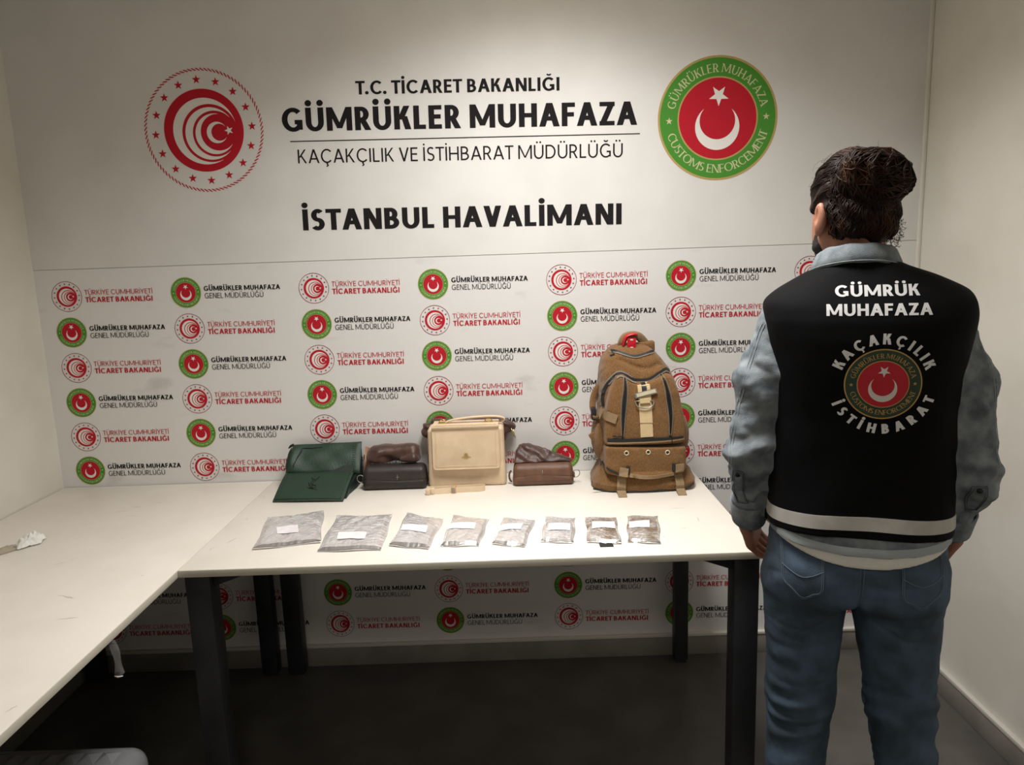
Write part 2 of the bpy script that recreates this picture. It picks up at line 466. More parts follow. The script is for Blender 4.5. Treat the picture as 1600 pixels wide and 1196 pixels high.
def ministry_emblem(detail):
    p = Print(); L = .0012
    if detail:
        n = 92
        for k in range(n):
            a = 2 * math.pi * k / n; d = 2 * math.pi / n
            p.poly([(r * math.cos(a + t * d), r * math.sin(a + t * d)) for r, t in ((.955, -.42), (.97, -.1), (1., .62), (1., .95), (.985, .75), (.955, .08))], L, 'ink_red')
    else: p.ring(0, 0, .965, .995, L, 'ink_red_dark', 72)
    for k in range(16):
        a = math.radians(94 + 22.5 * k)
        p.star(.815 * math.cos(a), .815 * math.sin(a), .075, L, 'ink_red' if detail else 'ink_red_dark', 90 + (0 if detail else 0))
    S = 1 / 335.
    f = lambda x, y: ((x - 1156) * S, -(y - 521) * S)
    p.disc(0, 0, .669, L, 'ink_red', 72)
    for i, (x, y, r, m) in enumerate([(1163, 525, 180, 'ink_white'), (1191, 536, 157, 'ink_red'), (1193, 538, 142, 'ink_white'), (1217, 539, 124, 'ink_red'), (1218, 540, 110, 'ink_white'), (1237, 532, 99, 'ink_red'), (1230, 533, 58, 'ink_white'), (1244, 532, 46, 'ink_red')]):
        p.disc(*f(x, y), r * S, L * (i + 2) * .5 + L * .5, m, 56)
    p.star(*f(1297, 523), 26 * S, L * 6, 'ink_white', 90 + 18)
    return p.wall_mesh('ministry_emblem')
def customs_emblem(cols=None, n=72):
    p = Print(); L = .0012
    c = cols or dict(o='ink_gold', g='ink_green', r='ink_red', t='ink_gold_pale', w='ink_white')
    p.disc(0, 0, 1, L, c['o'], n); p.disc(0, 0, .965, L * 1.5, c['g'], n); p.disc(0, 0, .672, L * 2, c['o'], n); p.disc(0, 0, .648, L * 2.5, c['r'], n)
    p.disc(-.004, -.135, .37, L * 3, c['w'], 56); p.disc(-.004, -.035, .298, L * 3.5, c['r'], 56)
    p.star(.01, .365, .17, L * 4, c['w'], -90)
    p.arc('GÜMRÜKLER MUHAFAZA', .735, 168, 14, .135, L * 2.2, c['t'], .15, .07, True)
    p.arc('CUSTOMS ENFORCEMENT', .875, 197, 345, .135, L * 2.2, c['t'], .15, .07, True, inward=True)
    p.star(-.81, -.03, .06, L * 2.2, c['t']); p.star(.81, .02, .06, L * 2.2, c['t'])
    return p
ME_TC_BIG = ministry_emblem(True); ME_TC = ministry_emblem(False); ME_GM = customs_emblem().wall_mesh('customs_emblem')
PY = -.0003
def put(name, me, x, z, s, parent, tilt=0., label=None):
    o = link(name, me, None, parent, (x, PY, z)); o.scale = (s, s if s < .5 else 1, s); o.rotation_euler = (0, tilt, 0)
    if label: o['label'] = label
    return o
T = math.radians(.85)
put('round_emblem', ME_TC_BIG, .559, 2.045, .2085, up, T, 'large red ministry emblem ringed with stars')
put('round_emblem', ME_GM, 2.359, 2.025, .2095, up, T, 'large green and red customs emblem with crescent and star')
def words(txt, x0, z0, x1, cap, w, h, m, parent, tilt=T):
    p = Print(); p.text(txt, 0, 0, x1 - x0, cap, .0004, m, w, h)
    o = link('lettering', p.wall_mesh('lettering'), None, parent, (x0, PY, z0)); o.rotation_euler = (0, tilt, 0); return o
words('T.C. TİCARET BAKANLIĞI', 1.102, 2.147, 1.808, .0445, .21, .17, 'ink_black', up)
words('GÜMRÜKLER MUHAFAZA', .834, 2.032, 2.075, .0785, .235, .185, 'ink_black', up)
words('KAÇAKÇILIK VE İSTİHBARAT MÜDÜRLÜĞÜ', .88, 1.923, 2.026, .047, .125, .11, 'ink_black', up)
words('İSTANBUL HAVALİMANI', .879, 1.691, 2.02, .0735, .235, .185, 'ink_black', up)
o = link('heading_rule', box(0, 1.229, -.0006, .0002, -.0016, .0016), 'ink_black', up, (.858, PY, 1.998)); o.rotation_euler = (0, T * .8, 0)
def small_text(l1, w1, h1, x1, c1, l2, w2, h2, x2, c2, m):
    p = Print()
    p.text(l1, .0665, .0048, x1, c1, .0004, m, w1, h1); p.text(l2, .0675, -.0222, x2, c2, .0004, m, w2, h2)
    return p.wall_mesh('small_lettering')
ME_TT = small_text('TÜRKİYE CUMHURİYETİ', .12, .105, .246, .0178, 'TİCARET BAKANLIĞI', .2, .165, .2435, .0188, 'ink_red')
ME_GT = small_text('GÜMRÜKLER MUHAFAZA', .215, .17, .277, .0172, 'GENEL MÜDÜRLÜĞÜ', .12, .105, .214, .0188, 'ink_black')
for c in range(7):
    X = (c // 2) * .9 + (.4338 if c % 2 else 0)
    for r in range(11):
        Z = 1.4845 - r * .1312
        gm = (c + r) % 2
        put('round_emblem', ME_GM if gm else ME_TC, X, Z, .0553, lw)
        link('lettering', ME_GT if gm else ME_TT, None, lw, (X, PY, Z)).rotation_euler = (0, math.radians(.55), 0)

# ceiling light panels (out of view; the far one is added as fill light)
for k, (xy, pw) in enumerate(LAMPS):
    t = thing('ceiling_light', (xy[0], xy[1], CEIL), ['square ceiling light panel above the tables', 'added square fill light panel, unseen, at the far end of the room'][k], 'ceiling light')
    link('frame', box(-.31, .31, -.31, .31, -.03, 0, .004), 'lamp_frame', t); link('diffuser', box(-.285, .285, -.285, .285, -.036, -.0301, .001), 'lamp_diffuser', t)

# ------------------------------------------------------------------ tables
TZ = .765; TT = .021
def table(name, x0, x1, y0, y1, label, legs, gus):
    t = thing(name, ((x0 + x1) / 2, (y0 + y1) / 2, 0), label, 'table', 'white tables with black steel legs')
    ox, oy = (x0 + x1) / 2, (y0 + y1) / 2
    top = link('tabletop', box(x0 - ox, x1 - ox, y0 - oy, y1 - oy, TZ - TT, TZ, .0012), ['table_white'], t)
    link('edge_band', box(x0 - ox + .0006, x1 - ox - .0006, y0 - oy - .0006, y1 - oy + .0006, TZ - TT + .001, TZ - .0015, .0004), 'table_edge', top)
    link('edge_band', box(x0 - ox - .0006, x1 - ox + .0006, y0 - oy + .0006, y1 - oy - .0006, TZ - TT + .001, TZ - .0015, .0004), 'table_edge', top)
    for lx, ly, wx, wy in legs:
        l = link('leg', box(lx - wx / 2 - ox, lx + wx / 2 - ox, ly - wy / 2 - oy, ly + wy / 2 - oy, .012, TZ - TT, .003), 'steel_black', t)
        link('foot', box(lx - wx * .4 - ox, lx + wx * .4 - ox, ly - wy * .4 - oy, ly + wy * .4 - oy, 0, .0125, .002), 'steel_black', l)
    for gx, gy, s in gus:
        zt = TZ - TT - .0005
        V, F = prism([(gx - ox, zt), (gx + s * .12 - ox, zt), (gx + s * .11 - ox, zt - .006), (gx + s * .03 - ox, zt - .034), (gx - ox, zt - .045)], gy - oy - .004, gy - oy + .004)
        link('gusset', fixn(mesh(V, F)), 'steel_black', t)
    return t, top
ta, topa = table('white_table', .694, 2.268, -.806, -.004, 'white table with black steel legs holding the bags and foil pouches',
      [(.736, -.762, .068, .062), (2.232, -.762, .068, .062), (.736, -.05, .064, .05), (2.26 - .034, -.05, .05, .05)], [(.77, -.762, 1), (2.198, -.762, -1)])
tb, topb = table('white_table', XL + .004, .692, -1.66, -.004, 'white table along the left wall with only a crumpled tissue on it',
      [(.633, -.05, .06, .05), (.633, -1.60, .06, .05), (-.05, -.05, .06, .05), (-.05, -1.60, .06, .05)], [])
link('side_rail', box(.585 - .291, .61 - .291, -1.575 + .832, -.08 + .832, TZ - TT - .045, TZ - TT - .0005, .002), 'steel_black', tb)
link('side_rail', box(-.075 - .291, -.05 - .291, -1.575 + .832, -.08 + .832, TZ - TT - .045, TZ - TT - .0005, .002), 'steel_black', tb)
link('cross_rail', box(.785 - 1.481, 2.19 - 1.481, -.42 + .405, -.39 + .405, TZ - TT - .04, TZ - TT - .0005, .002), 'steel_black', ta)
# scuff marks on the tops
rs = random.Random(4)
def scuff(parent, wx, wy, ln, an, wid=.0008):
    n = 5; pts = []
    for i in range(n + 1):
        s = (i / n - .5) * ln; pts.append((wx + s * math.cos(an) + rs.uniform(-1, 1) * ln * .04, wy + s * math.sin(an) + rs.uniform(-1, 1) * ln * .04))
    V = []; F = []
    for i, (x, y) in enumerate(pts):
        w = wid * math.sin(math.pi * (i + .3) / (n + .6)) * rs.uniform(.5, 1); nx, ny = -math.sin(an), math.cos(an)
        V += [(x + nx * w, y + ny * w, TZ + .0003), (x - nx * w, y - ny * w, TZ + .0003)]
    for i in range(n): F.append((2 * i, 2 * i + 1, 2 * i + 3, 2 * i + 2))
    o = link('scuff_mark', fixn(mesh(V, F)), 'scuff', parent); g = parent.parent.location
    o.location = (-g[0], -g[1], 0)
for x, y, l, a in [(.27, -.30, .05, .2), (.30, -.26, .04, .1), (.33, -.35, .05, .05), (.36, -.22, .03, .2), (.33, -.73, .03, .6), (.35, -.70, .025, .9), (.47, -.94, .05, -.3), (.49, -.95, .03, -.2), (.55, -1.06, .05, .2), (.5, -1.4, .05, 1.), (.49, -1.43, .03, .4), (.66, -1.41, .025, 1.2), (.22, -.42, .01, .3), (.41, -.55, .008, .3), (.61, -.83, .008, 1.), (.05, -.12, .02, .2)]:
    scuff(topb, x, y, l, a)
for x, y, l, a in [(.76, -.6, .05, 1.2), (.725, -.66, .03, 1.4), (.74, -.42, .02, 1.4), (2.12, -.45, .05, 0), (2.16, -.55, .05, 1.5), (2.1, -.62, .03, .1), (1.62, -.79, .006, 0), (.72, -.2, .015, 1.3), (2.03, -.68, .012, 1)]:
    scuff(topa, x, y, l, a)

# ------------------------------------------------------------------ foil pouches
def wedge_uv(c, u, v):
    bl, tl, tr, br = [np.array(p, float) for p in c]
    return (1 - u) * (1 - v) * bl + u * (1 - v) * br + u * v * tr + (1 - u) * v * tl
def facets(X, f, seed, n):
    rs_ = np.random.RandomState(seed); o = 0
    for i in range(n):
        a = rs_.rand() * 6.28; d = np.array((math.cos(a), math.sin(a), 0))
        o = o + np.arcsin(np.sin(X @ d * f * (.6 + .9 * rs_.rand()) + 1.1 * np.sin(X @ rs_.normal(size=3) * f * .35 + i) + rs_.rand() * 6.28)) / 1.5708
    return o / math.sqrt(n)
def pouch(c, lab, h, seed, label, amp=.0012, brown_refl=False):
    ctr = sum(np.array(p) for p in c) / 4
    t = thing('foil_pouch', (ctr[0], ctr[1], TZ), label, 'pouch', 'silver foil pouches in a row on the table')
    NX, NY = 84, 104
    size = max(np.linalg.norm(np.array(c[3]) - c[0]), .09)
    def xy(u, v):
        p = wedge_uv(c, u, v) - ctr
        e = .0022 * math.sin(9 * v + seed) * (1 if u > .5 else -1) * abs(2 * u - 1) ** 3; f = .0022 * math.sin(8 * u + 2 * seed) * abs(2 * v - 1) ** 3
        return p[0] + e, p[1] + f
    def hgt(us, vs):
        X = np.stack([us, vs * 1.4, 0 * us], 1) * size
        e = np.minimum(np.minimum(us, 1 - us) / .10, np.minimum(vs, 1 - vs) / .08)
        e = np.clip(e, 0, 1); pil = e * e * (3 - 2 * e)
        body = np.clip(1 - .35 * ((us - .5) ** 2 + (vs - .45) ** 2) * 4, 0, 1)
        cr = .55 * facets(X, 110, seed, 4) + .5 * np.abs(facets(X, 210, seed + 9, 3)) - .25 + .3 * facets(X, 460, seed + 5, 4)
        curl = .004 * np.clip(.06 - vs, 0, 1) / .06 * (.5 + .5 * np.sin(us * 7 + seed)) + .004 * np.clip(vs - .95, 0, 1) / .05 * (.5 + .5 * np.sin(us * 5 + seed * 2))
        return .0012 + h * pil * body + amp * 1.5 * cr * (.5 + .5 * pil) + curl + amp
    U, Vv = np.meshgrid(np.linspace(0, 1, NX), np.linspace(0, 1, NY), indexing='ij')
    H = hgt(U.ravel(), Vv.ravel()).reshape(NX, NY); H = np.maximum(H, .0012)
    V = []; F = []; MI = []
    for i in range(NX):
        for j in range(NY):
            x, y = xy(U[i, j], Vv[i, j]); V.append((x, y, H[i, j]))
    for i in range(NX):
        for j in range(NY):
            x, y = xy(U[i, j], Vv[i, j]); V.append((x, y, max(.0003, H[i, j] - h * 1.2 - .004) if min(U[i, j], 1 - U[i, j], Vv[i, j], 1 - Vv[i, j]) > 0 else max(.0003, H[i, j] - .0009)))
    B = NX * NY
    for i in range(NX - 1):
        for j in range(NY - 1):
            a, b2, c2, d = i * NY + j, (i + 1) * NY + j, (i + 1) * NY + j + 1, i * NY + j + 1
            F.append((a, b2, c2, d)); F.append((B + d, B + c2, B + b2, B + a))
    bd = [(i, 0) for i in range(NX)] + [(NX - 1, j) for j in range(1, NY)] + [(i, NY - 1) for i in range(NX - 2, -1, -1)] + [(0, j) for j in range(NY - 2, 0, -1)]
    for k in range(len(bd)):
        (i, j), (m, n) = bd[k], bd[(k + 1) % len(bd)]
        F.append((i * NY + j, B + i * NY + j, B + m * NY + n, m * NY + n))
    link('foil_bag', mesh(V, F, 'foil_bag', True), 'foil_brown_refl' if brown_refl else 'foil', t)
    # folded seal strip along the lower edge
    V = []; F = []
    for i in range(NX):
        u = U[i, 0]
        for v, dz in ((.008, .0012), (.06, .0014)):
            x, y = xy(u, v); V.append((x, y, float(max(hgt(np.array([u]), np.array([v]))[0], .0012)) + dz))
    for i in range(NX - 1): F.append((2 * i, 2 * i + 2, 2 * i + 3, 2 * i + 1))
    link('seal_strip', mesh(V, F, 'seal', True), 'foil_seal', t)
    # paper label
    n = 14; V = []; F = []
    tri = [np.array(p) - ctr for p in lab]         # tl, bl, br, tr
    corners = [np.array(p) for p in c]
    from_uv = np.array([[xy(u, v)[0], xy(u, v)[1], u, v] for u in np.linspace(0, 1, 25) for v in np.linspace(0, 1, 25)])
    for i in range(n + 1):
        for j in range(n + 1):
            a, b2 = i / n, j / n
            p = (1 - a) * (1 - b2) * tri[1] + a * (1 - b2) * tri[2] + a * b2 * tri[3] + (1 - a) * b2 * tri[0]
            k = np.argmin((from_uv[:, 0] - p[0]) ** 2 + (from_uv[:, 1] - p[1]) ** 2)
            uu, vv = from_uv[k, 2], from_uv[k, 3]
            du = np.linspace(-.03, .03, 3)
            hs = max(hgt(np.array([uu + x for x in du for _ in du]), np.array([vv + y for _ in du for y in du])))
            V.append([p[0], p[1], hs + .0012])
    Vz = np.array([v[2] for v in V]).reshape(n + 1, n + 1)
    for _ in range(3):
        q = np.pad(Vz, 1, mode='edge'); Vz = np.maximum((q[:-2, 1:-1] + q[2:, 1:-1] + q[1:-1, :-2] + q[1:-1, 2:] + 2 * q[1:-1, 1:-1]) / 6, Vz - .0012)
    for k in range(len(V)): V[k][2] = Vz.ravel()[k]
    for i in range(n):
        for j in range(n): F.append((i * (n + 1) + j, (i + 1) * (n + 1) + j, (i + 1) * (n + 1) + j + 1, i * (n + 1) + j + 1))
    link('paper_label', mesh(V, F, 'label', True), 'label_paper', t)['label'] = 'blank white paper label'
    return t
mat('foil_brown_refl', 'eae6e2', .17, .66, col2='a88f78', nscale=22, nlo=.45, nhi=.68, bump=.12, bscale=120, bdetail=2)  # silver foil with brown reflections of its surroundings painted into the colour
PO = [([(.853, -.684), (.809, -.425), (.978, -.373), (1.036, -.644)], [(.874, -.535), (.895, -.593), (.957, -.586), (.936, -.523)], .010),
      ([(1.043, -.713), (1.033, -.429), (1.212, -.431), (1.228, -.715)], [(1.079, -.596), (1.086, -.649), (1.169, -.656), (1.165, -.604)], .011),
      ([(1.245, -.688), (1.258, -.425), (1.382, -.49), (1.359, -.72)], [(1.263, -.543), (1.264, -.598), (1.343, -.626), (1.343, -.577)], .013),
      ([(1.391, -.704), (1.409, -.459), (1.524, -.503), (1.502, -.709)], [(1.403, -.547), (1.404, -.6), (1.485, -.613), (1.487, -.559)], .014),
      ([(1.539, -.701), (1.569, -.5), (1.667, -.521), (1.629, -.728)], [(1.558, -.57), (1.553, -.627), (1.62, -.627), (1.63, -.57)], .012),
      ([(1.676, -.693), (1.699, -.501), (1.791, -.516), (1.77, -.713)], [(1.705, -.581), (1.701, -.634), (1.765, -.64), (1.769, -.587)], .011),
      ([(1.808, -.71), (1.822, -.519), (1.915, -.521), (1.901, -.728)], [(1.836, -.577), (1.83, -.631), (1.897, -.635), (1.903, -.579)], .011),
      ([(1.92, -.716), (1.95, -.519), (2.046, -.519), (2.01, -.737)], [(1.946, -.583), (1.938, -.634), (1.997, -.635), (2.007, -.582)], .010)]
PL = ['large silver foil pouch with white label, first in the row by the tabletop seam', 'largest silver foil pouch, label low down, second from the tabletop seam',
      'silver foil pouch slanting sideways with long white label, third from the tabletop seam', 'thick smooth silver foil pouch with long white label, fourth from the tabletop seam',
      'narrow slanted silver foil pouch with white label, fifth from the tabletop seam', 'small silver foil pouch with white label, third from the man beside the table',
      'small silver foil pouch coloured with brown reflections, black tab under it, second from the man', 'small silver foil pouch coloured with brown reflections, last of the row beside the man']
for k, (c, l, h) in enumerate(PO):
    t = pouch(c, l, h, k * 3 + 1, PL[k], .0013 if k not in (3,) else .0009, k >= 6)
    if k == 6: link('black_tab', box(-.022, .016, -.122, -.092, .0002, .003, .001), 'zip_black', t)

# ------------------------------------------------------------------ bags
def slab(bl, br, tr, tl, th, nx=16, ny=16, bulge=None, rc=0.):
    """thick quad sheet; bulge(u,v) pushes it along its normal; rc rounds the corners (fraction)"""
    bl, br, tr, tl = [np.array(p, float) for p in (bl, br, tr, tl)]
    nrm = np.cross(br - bl, tl - bl); nrm /= np.linalg.norm(nrm)
    V = []; F = []
    for s in (1, 0):
        for i in range(nx + 1):
            for j in range(ny + 1):
                u, v = i / nx, j / ny
                p = (1 - u) * (1 - v) * bl + u * (1 - v) * br + u * v * tr + (1 - u) * v * tl
                e = min(u, 1 - u, v, 1 - v)
                p = p + nrm * ((th if s else 0) * (1 if e > 0 else .6) + (0 if not s and e > 0 else 0) + (bulge(u, v) if bulge else 0))
                V.append(p)
    n1 = (nx + 1) * (ny + 1)
    for i in range(nx):
        for j in range(ny):
            a, b2, c2, d = i * (ny + 1) + j, (i + 1) * (ny + 1) + j, (i + 1) * (ny + 1) + j + 1, i * (ny + 1) + j + 1
            F.append((a, b2, c2, d)); F.append((n1 + d, n1 + c2, n1 + b2, n1 + a))
    bd = [(i, 0) for i in range(nx + 1)] + [(nx, j) for j in range(1, ny + 1)] + [(i, ny) for i in range(nx - 1, -1, -1)] + [(0, j) for j in range(ny - 1, 0, -1)]
    for k in range(len(bd)):
        (i, j), (m, n) = bd[k], bd[(k + 1) % len(bd)]
        F.append((i * (ny + 1) + j, n1 + i * (ny + 1) + j, n1 + m * (ny + 1) + n, m * (ny + 1) + n))
    def at(u, v, off=0.):
        p = (1 - u) * (1 - v) * bl + u * (1 - v) * br + u * v * tr + (1 - u) * v * tl
        return p + nrm * (th + off + (bulge(u, v) if bulge else 0))
    me = mesh(V, F, 'slab', True)
    try: me.set_sharp_from_angle(angle=math.radians(45))
    except Exception: pass
    return me, at
def local(pts, o): return [tuple(np.array(p, float) - np.array(o)) for p in pts]

# green bag -------------------------------------------------
G0 = (.90, -.17, TZ)
g = thing('green_handbag', G0, 'dark green crocodile-pattern handbag slit open with flap hanging forward', 'handbag')
fb = local([(.772, -.262, .7665), (1.018, -.278, .7665), (1.026, -.128, .822), (.782, -.128, .828)], G0)
me, fat = slab(*fb, .006, 20, 12, lambda u, v: .004 * math.sin(math.pi * v) + .0035 * (1 - v) ** 3 * math.sin(3 * u))
flap = link('flap', me, 'leather_green', g)
ub = local([(.779, -.123, .822), (1.043, -.105, .81), (1.041, -.028, .909), (.788, -.03, .906)], G0)
def ubul(u, v): return .007 * math.sin(math.pi * min(1, v * 1.05)) * (1 - .5 * u) + .012 * math.exp(-((u - .04) / .1) ** 2) * math.sin(math.pi * v) + .002 * math.sin(14 * u) * math.sin(9 * v)
me, uat = slab(*ub, .012, 28, 20, ubul)
back = link('back_panel', me, 'leather_green', g)
V, F = prism([(-.245 - G0[1], .766 - TZ), (-.13 - G0[1], .819 - TZ), (-.03 - G0[1], .9 - TZ), (-.012 - G0[1], .9 - TZ), (-.03 - G0[1], .766 - TZ)], .786 - G0[0], 1.022 - G0[0])
V = [(y, x, z) for x, y, z in V]
link('bag_body', fixn(mesh(V, F)), 'leather_green_dark', g)
# folded gusset standing out at the side under the flap
V = [(1.012, -.268, .767), (1.034, -.12, .767), (1.038, -.03, .767), (1.039, -.03, .9), (1.034, -.11, .812)]
V2 = [(x - .01, y + .003, z) for x, y, z in V]
F = [tuple(range(5)), tuple(range(9, 4, -1))] + [(i, i + 5, (i + 1) % 5 + 5, (i + 1) % 5) for i in range(5)]
link('gusset', fixn(mesh(local(V + V2, G0), F)), 'leather_green_dark', g)
# slits cut in the leather
for pts in ([(.15, .80), (.22, .815), (.30, .815), (.36, .835), (.44, .83)], [(.155, .80), (.15, .68), (.13, .52), (.10, .22), (.105, .14)], [(-.0, .84), (-.015, .6), (-.02, .4), (-.005, .12), (.06, .03)]):
    P = [uat(max(u, .0), v, .0006) for u, v in pts]
    w = [.0009, .0032, .0026, .002, .0008]
    link('slit', tube_mesh([tuple(p) for p in smooth_path(P, 3)], list(np.interp(np.linspace(0, 4, 13), range(5), w)), 6), 'lining_black', back)
# embossed ladder of scales and seams
for k in range(11):
    v = .12 + k * .07
    link('embossed_ridge', tube_mesh([tuple(uat(.885 + .002 * (k % 2), v, .0002)), tuple(uat(.905, v + .004, .0006)), tuple(uat(.925, v, .0002))], .0011, 5), 'leather_green', back)
for s in (fat, uat):
    for uv in ([(.06, .06), (.06, .94)], [(.94, .06), (.94, .94)], [(.06, .06), (.94, .06)]):
        pass
link('seam_ridge', tube_mesh([tuple(fat(u, .05, .0)) for u in np.linspace(.03, .97, 12)], .0012, 6), 'leather_green', flap)
link('seam_ridge', tube_mesh([tuple(fat(.05, v, .0)) for v in np.linspace(.05, .95, 8)], .0012, 6), 'leather_green', flap)
link('seam_ridge', tube_mesh([tuple(fat(.955, v, .0)) for v in np.linspace(.05, .95, 8)], .0012, 6), 'leather_green', flap)
def mono(pts, r=.0011):
    o = []
    for x, y in pts:
        v = (1060 - y) / 435.; u = (x - (65 + 225 * v)) / (1075 - 65 * v); o.append(tuple(fat(u, v, .001)))
    return tube(smooth_path(o, 4) if len(o) > 2 else o, r, 6)
V, F = join([mono([(680, 720), (705, 800)]), mono([(792, 708), (705, 800), (640, 905)], .0012), mono([(735, 755), (690, 770), (660, 810), (690, 840), (735, 850), (715, 885), (640, 880)]), mono([(625, 800), (655, 865)]), mono([(612, 885), (745, 910)], .0013), mono([(630, 850), (690, 862)]), mono([(700, 740), (745, 770)], .0009)])
link('monogram', mesh(V, F, 'monogram', True), 'metal_dark', flap)['label'] = 'dark metal interlaced YSL monogram'
V, F = join([tube([tuple(uat(0, 1, -.004)), tuple(np.array(uat(0, 1, -.004)) + (-.012, 0, -.006)), tuple(np.array(uat(0, 1, -.004)) + (-.02, 0, -.014))], [.005, .0045, .002], 6)])
link('strap_tab', mesh(V, F, 'tab', True), 'lining_black', g)

# kraft paper sheet
K0 = (1.03, -.03, TZ)
me, _ = slab(*local([(1.0475, -.07, .7655), (1.0625, -.07, .7655), (1.076, -.024, .883), (1.05, -.022, .895)], K0), .0012, 8, 12, lambda u, v: .004 * math.sin(5 * v + 2 * u))
tag(link('paper_sheet', me, 'kraft', None, K0), 'creased brown paper sheet stuck between green handbag and black pouch', 'paper')

# small shoulder bags -----------------------------------------
def small_bag(name, x0, x1, y0, y1, zt, m, label, seed, ringside, emblem):
    O = ((x0 + x1) / 2, (y0 + y1) / 2, TZ)
    t = thing(name, O, label, 'handbag')
    hx, hy, hz = (x1 - x0) / 2, (y1 - y0) / 2, (zt - TZ) / 2
    def f(P):
        k = 1 + .06 * np.clip((P[:, 2] - hz) / hz, -1, 1)
        Q = P.copy(); Q[:, 0] *= (1 + .035 * np.clip(P[:, 2] / hz - 1, -1, 1)); Q[:, 1] = Q[:, 1] + .22 * np.minimum(0, -(P[:, 2] - hz * .6)) * (P[:, 1] < 0)
        d = rbox(Q, (0, 0, hz), (hx, hy, hz), .017)
        zz = P[:, 2] - hz * .92 + .004 * np.sin(P[:, 0] * 18 + seed)
        d = d + .0022 * np.exp(-(zz / .0022) ** 2) * (P[:, 1] < 0)            # lid edge crease
        d = d - .0012 * ((P[:, 2] > hz * .92) & (P[:, 1] < 0))
        return d + .0008 * wav(P, 60, seed)
    me = sdf_mesh(f, (-hx - .012, -hy - .012, -.006), (hx + .012, hy + .012, zt - TZ + .012), .0026)
    link('bag_body', me, m, t)
    T_ = bvh(me)
    def fr(x, z, off=.0006):
        h = T_.ray_cast(Vector((x, -1, z)), Vector((0, 1, 0)))[0]; return (x, h.y - off, z) if h else (x, -hy, z)
    link('seam_ridge', tube_mesh([fr(x, hz * .55) for x in np.linspace(-hx * .86, hx * .86, 14)], .0008, 5), m, t)
    ex, ez = emblem
    V, F = join([tube([fr(ex - .006, ez, .0015), fr(ex + .006, ez, .0015)], .0009, 5), tube([fr(ex, ez - .009, .0015), fr(ex, ez + .009, .0015)], .0009, 5)])
    link('emblem', mesh(V, F, 'emblem', True), 'metal_dull', t)
    s = ringside
    c = np.array((s * (hx + .012), -hy * .4, hz * .95))
    ring = [tuple(c + np.array((s * .013 * math.cos(a), .003 * math.sin(a), .013 * math.sin(a) + .002 * math.cos(a)))) for a in np.linspace(0, 2 * math.pi, 20)[:-1]]
    link('metal_ring', tube_mesh(ring, .0016, 6, closed=True), 'metal_dull', t)
    link('ring_tab', box(s * hx - .007, s * hx + .007, -hy * .4 - .006, -hy * .4 + .006, hz * .55, hz * 1.1, .002), m, t)
    c2 = np.array((-s * (hx + .006), -hy * .2, hz * .8))
    link('strap_loop', tube_mesh([tuple(c2 + np.array((-s * .009 * math.sin(a), 0, .02 * math.cos(a)))) for a in np.linspace(0, math.pi, 9)], .0035, 6), m, t)
    return t
small_bag('black_pouch_bag', 1.065, 1.289, -.168, -.082, .845, 'leather_black', 'small black leather shoulder bag under a brown satin dust bag', 1, -1, (.012, .047))
small_bag('brown_pouch_bag', 1.602, 1.815, -.175, -.085, .838, 'leather_brown', 'small brown leather shoulder bag under a folded brown dust bag', 5, 1, (-.003, .048))

def satin(name, O, f, lo, hi, label, res=.0022):
    t = link(name, sdf_mesh(f, lo, hi, res), 'satin_brown', None, O)
    return tag(t, label, 'dust bag')
# dust bag lying on the black bag, leaning on the wall
def f1(P):
    Q = P.copy(); Q[:, 0] = (P[:, 0] + .004) * (1 + 1.6 * np.clip(P[:, 2] - .03, 0, .1)) ; Q[:, 1] = P[:, 1] - .16 * (P[:, 2] - .03)
    d = rbox(Q, (0, .004, .027), (.099, .036, .034), .028)
    d = smin(d, cone(P, (.03, -.036, .012), (.07, -.034, .02), .012, .018), .02)
    d = smin(d, cone(P, (-.085, -.02, .01), (-.06, -.026, .03), .012, .016), .02)
    fold = np.sin(P[:, 0] * 34 + P[:, 2] * 95 + 2 * np.sin(P[:, 0] * 21 + 1) + 1.2 * np.sin(P[:, 2] * 50))
    d = d + .0021 * fold + .0009 * wav(P, 150, 4) + .003 * wav(P, 42, 9) + .0022 * np.abs(wav(P * np.array((1, 1, .5)), 70, 14))
    d = d + .012 * np.exp(-((P[:, 0] + .012 + .5 * (P[:, 2] - .02)) / .038) ** 2 - ((P[:, 2] - .016) / .017) ** 2) * (P[:, 1] < .01)
    return smax(d, -P[:, 2] , .004)
satin('dust_bag', (1.17, -.055 - .014, .8465), f1, (-.13, -.075, -.02), (.13, .058, .1), 'dark brown satin dust bag piled on the black shoulder bag')
# flat dust bag folded over the brown bag
def f2(P):
    x = P[:, 0]
    top = np.interp(x, [-.11, -.1, -.085, -.055, 0, .06, .1, .112], [.01, .034, .056, .060, .043, .022, .004, -.004])
    yc = np.interp(P[:, 2], [-.02, .0, .06], [-.02, -.008, .026])
    d = smax(np.abs(P[:, 1] - yc) - .016 - .008 * np.clip((top - P[:, 2]) / .06, 0, 1), (P[:, 2] - top) * .85, .014)
    d = smax(d, np.abs(x) - .109, .012)
    fold = np.sin(P[:, 2] * 170 + P[:, 0] * 52 + 2.2 * np.sin(P[:, 0] * 32 + 1) + .8 * np.sin(P[:, 0] * 80))
    d = d + .0024 * fold * (P[:, 1] < yc + .004) + .002 * wav(P, 80, 8) + .002 * np.abs(wav(P, 120, 18))
    return smax(d, -P[:, 2], .003)
satin('dust_bag', (1.712, -.105, .8395), f2, (-.125, -.075, -.016), (.125, .075, .075), 'dark brown satin dust bag folded over the brown shoulder bag')

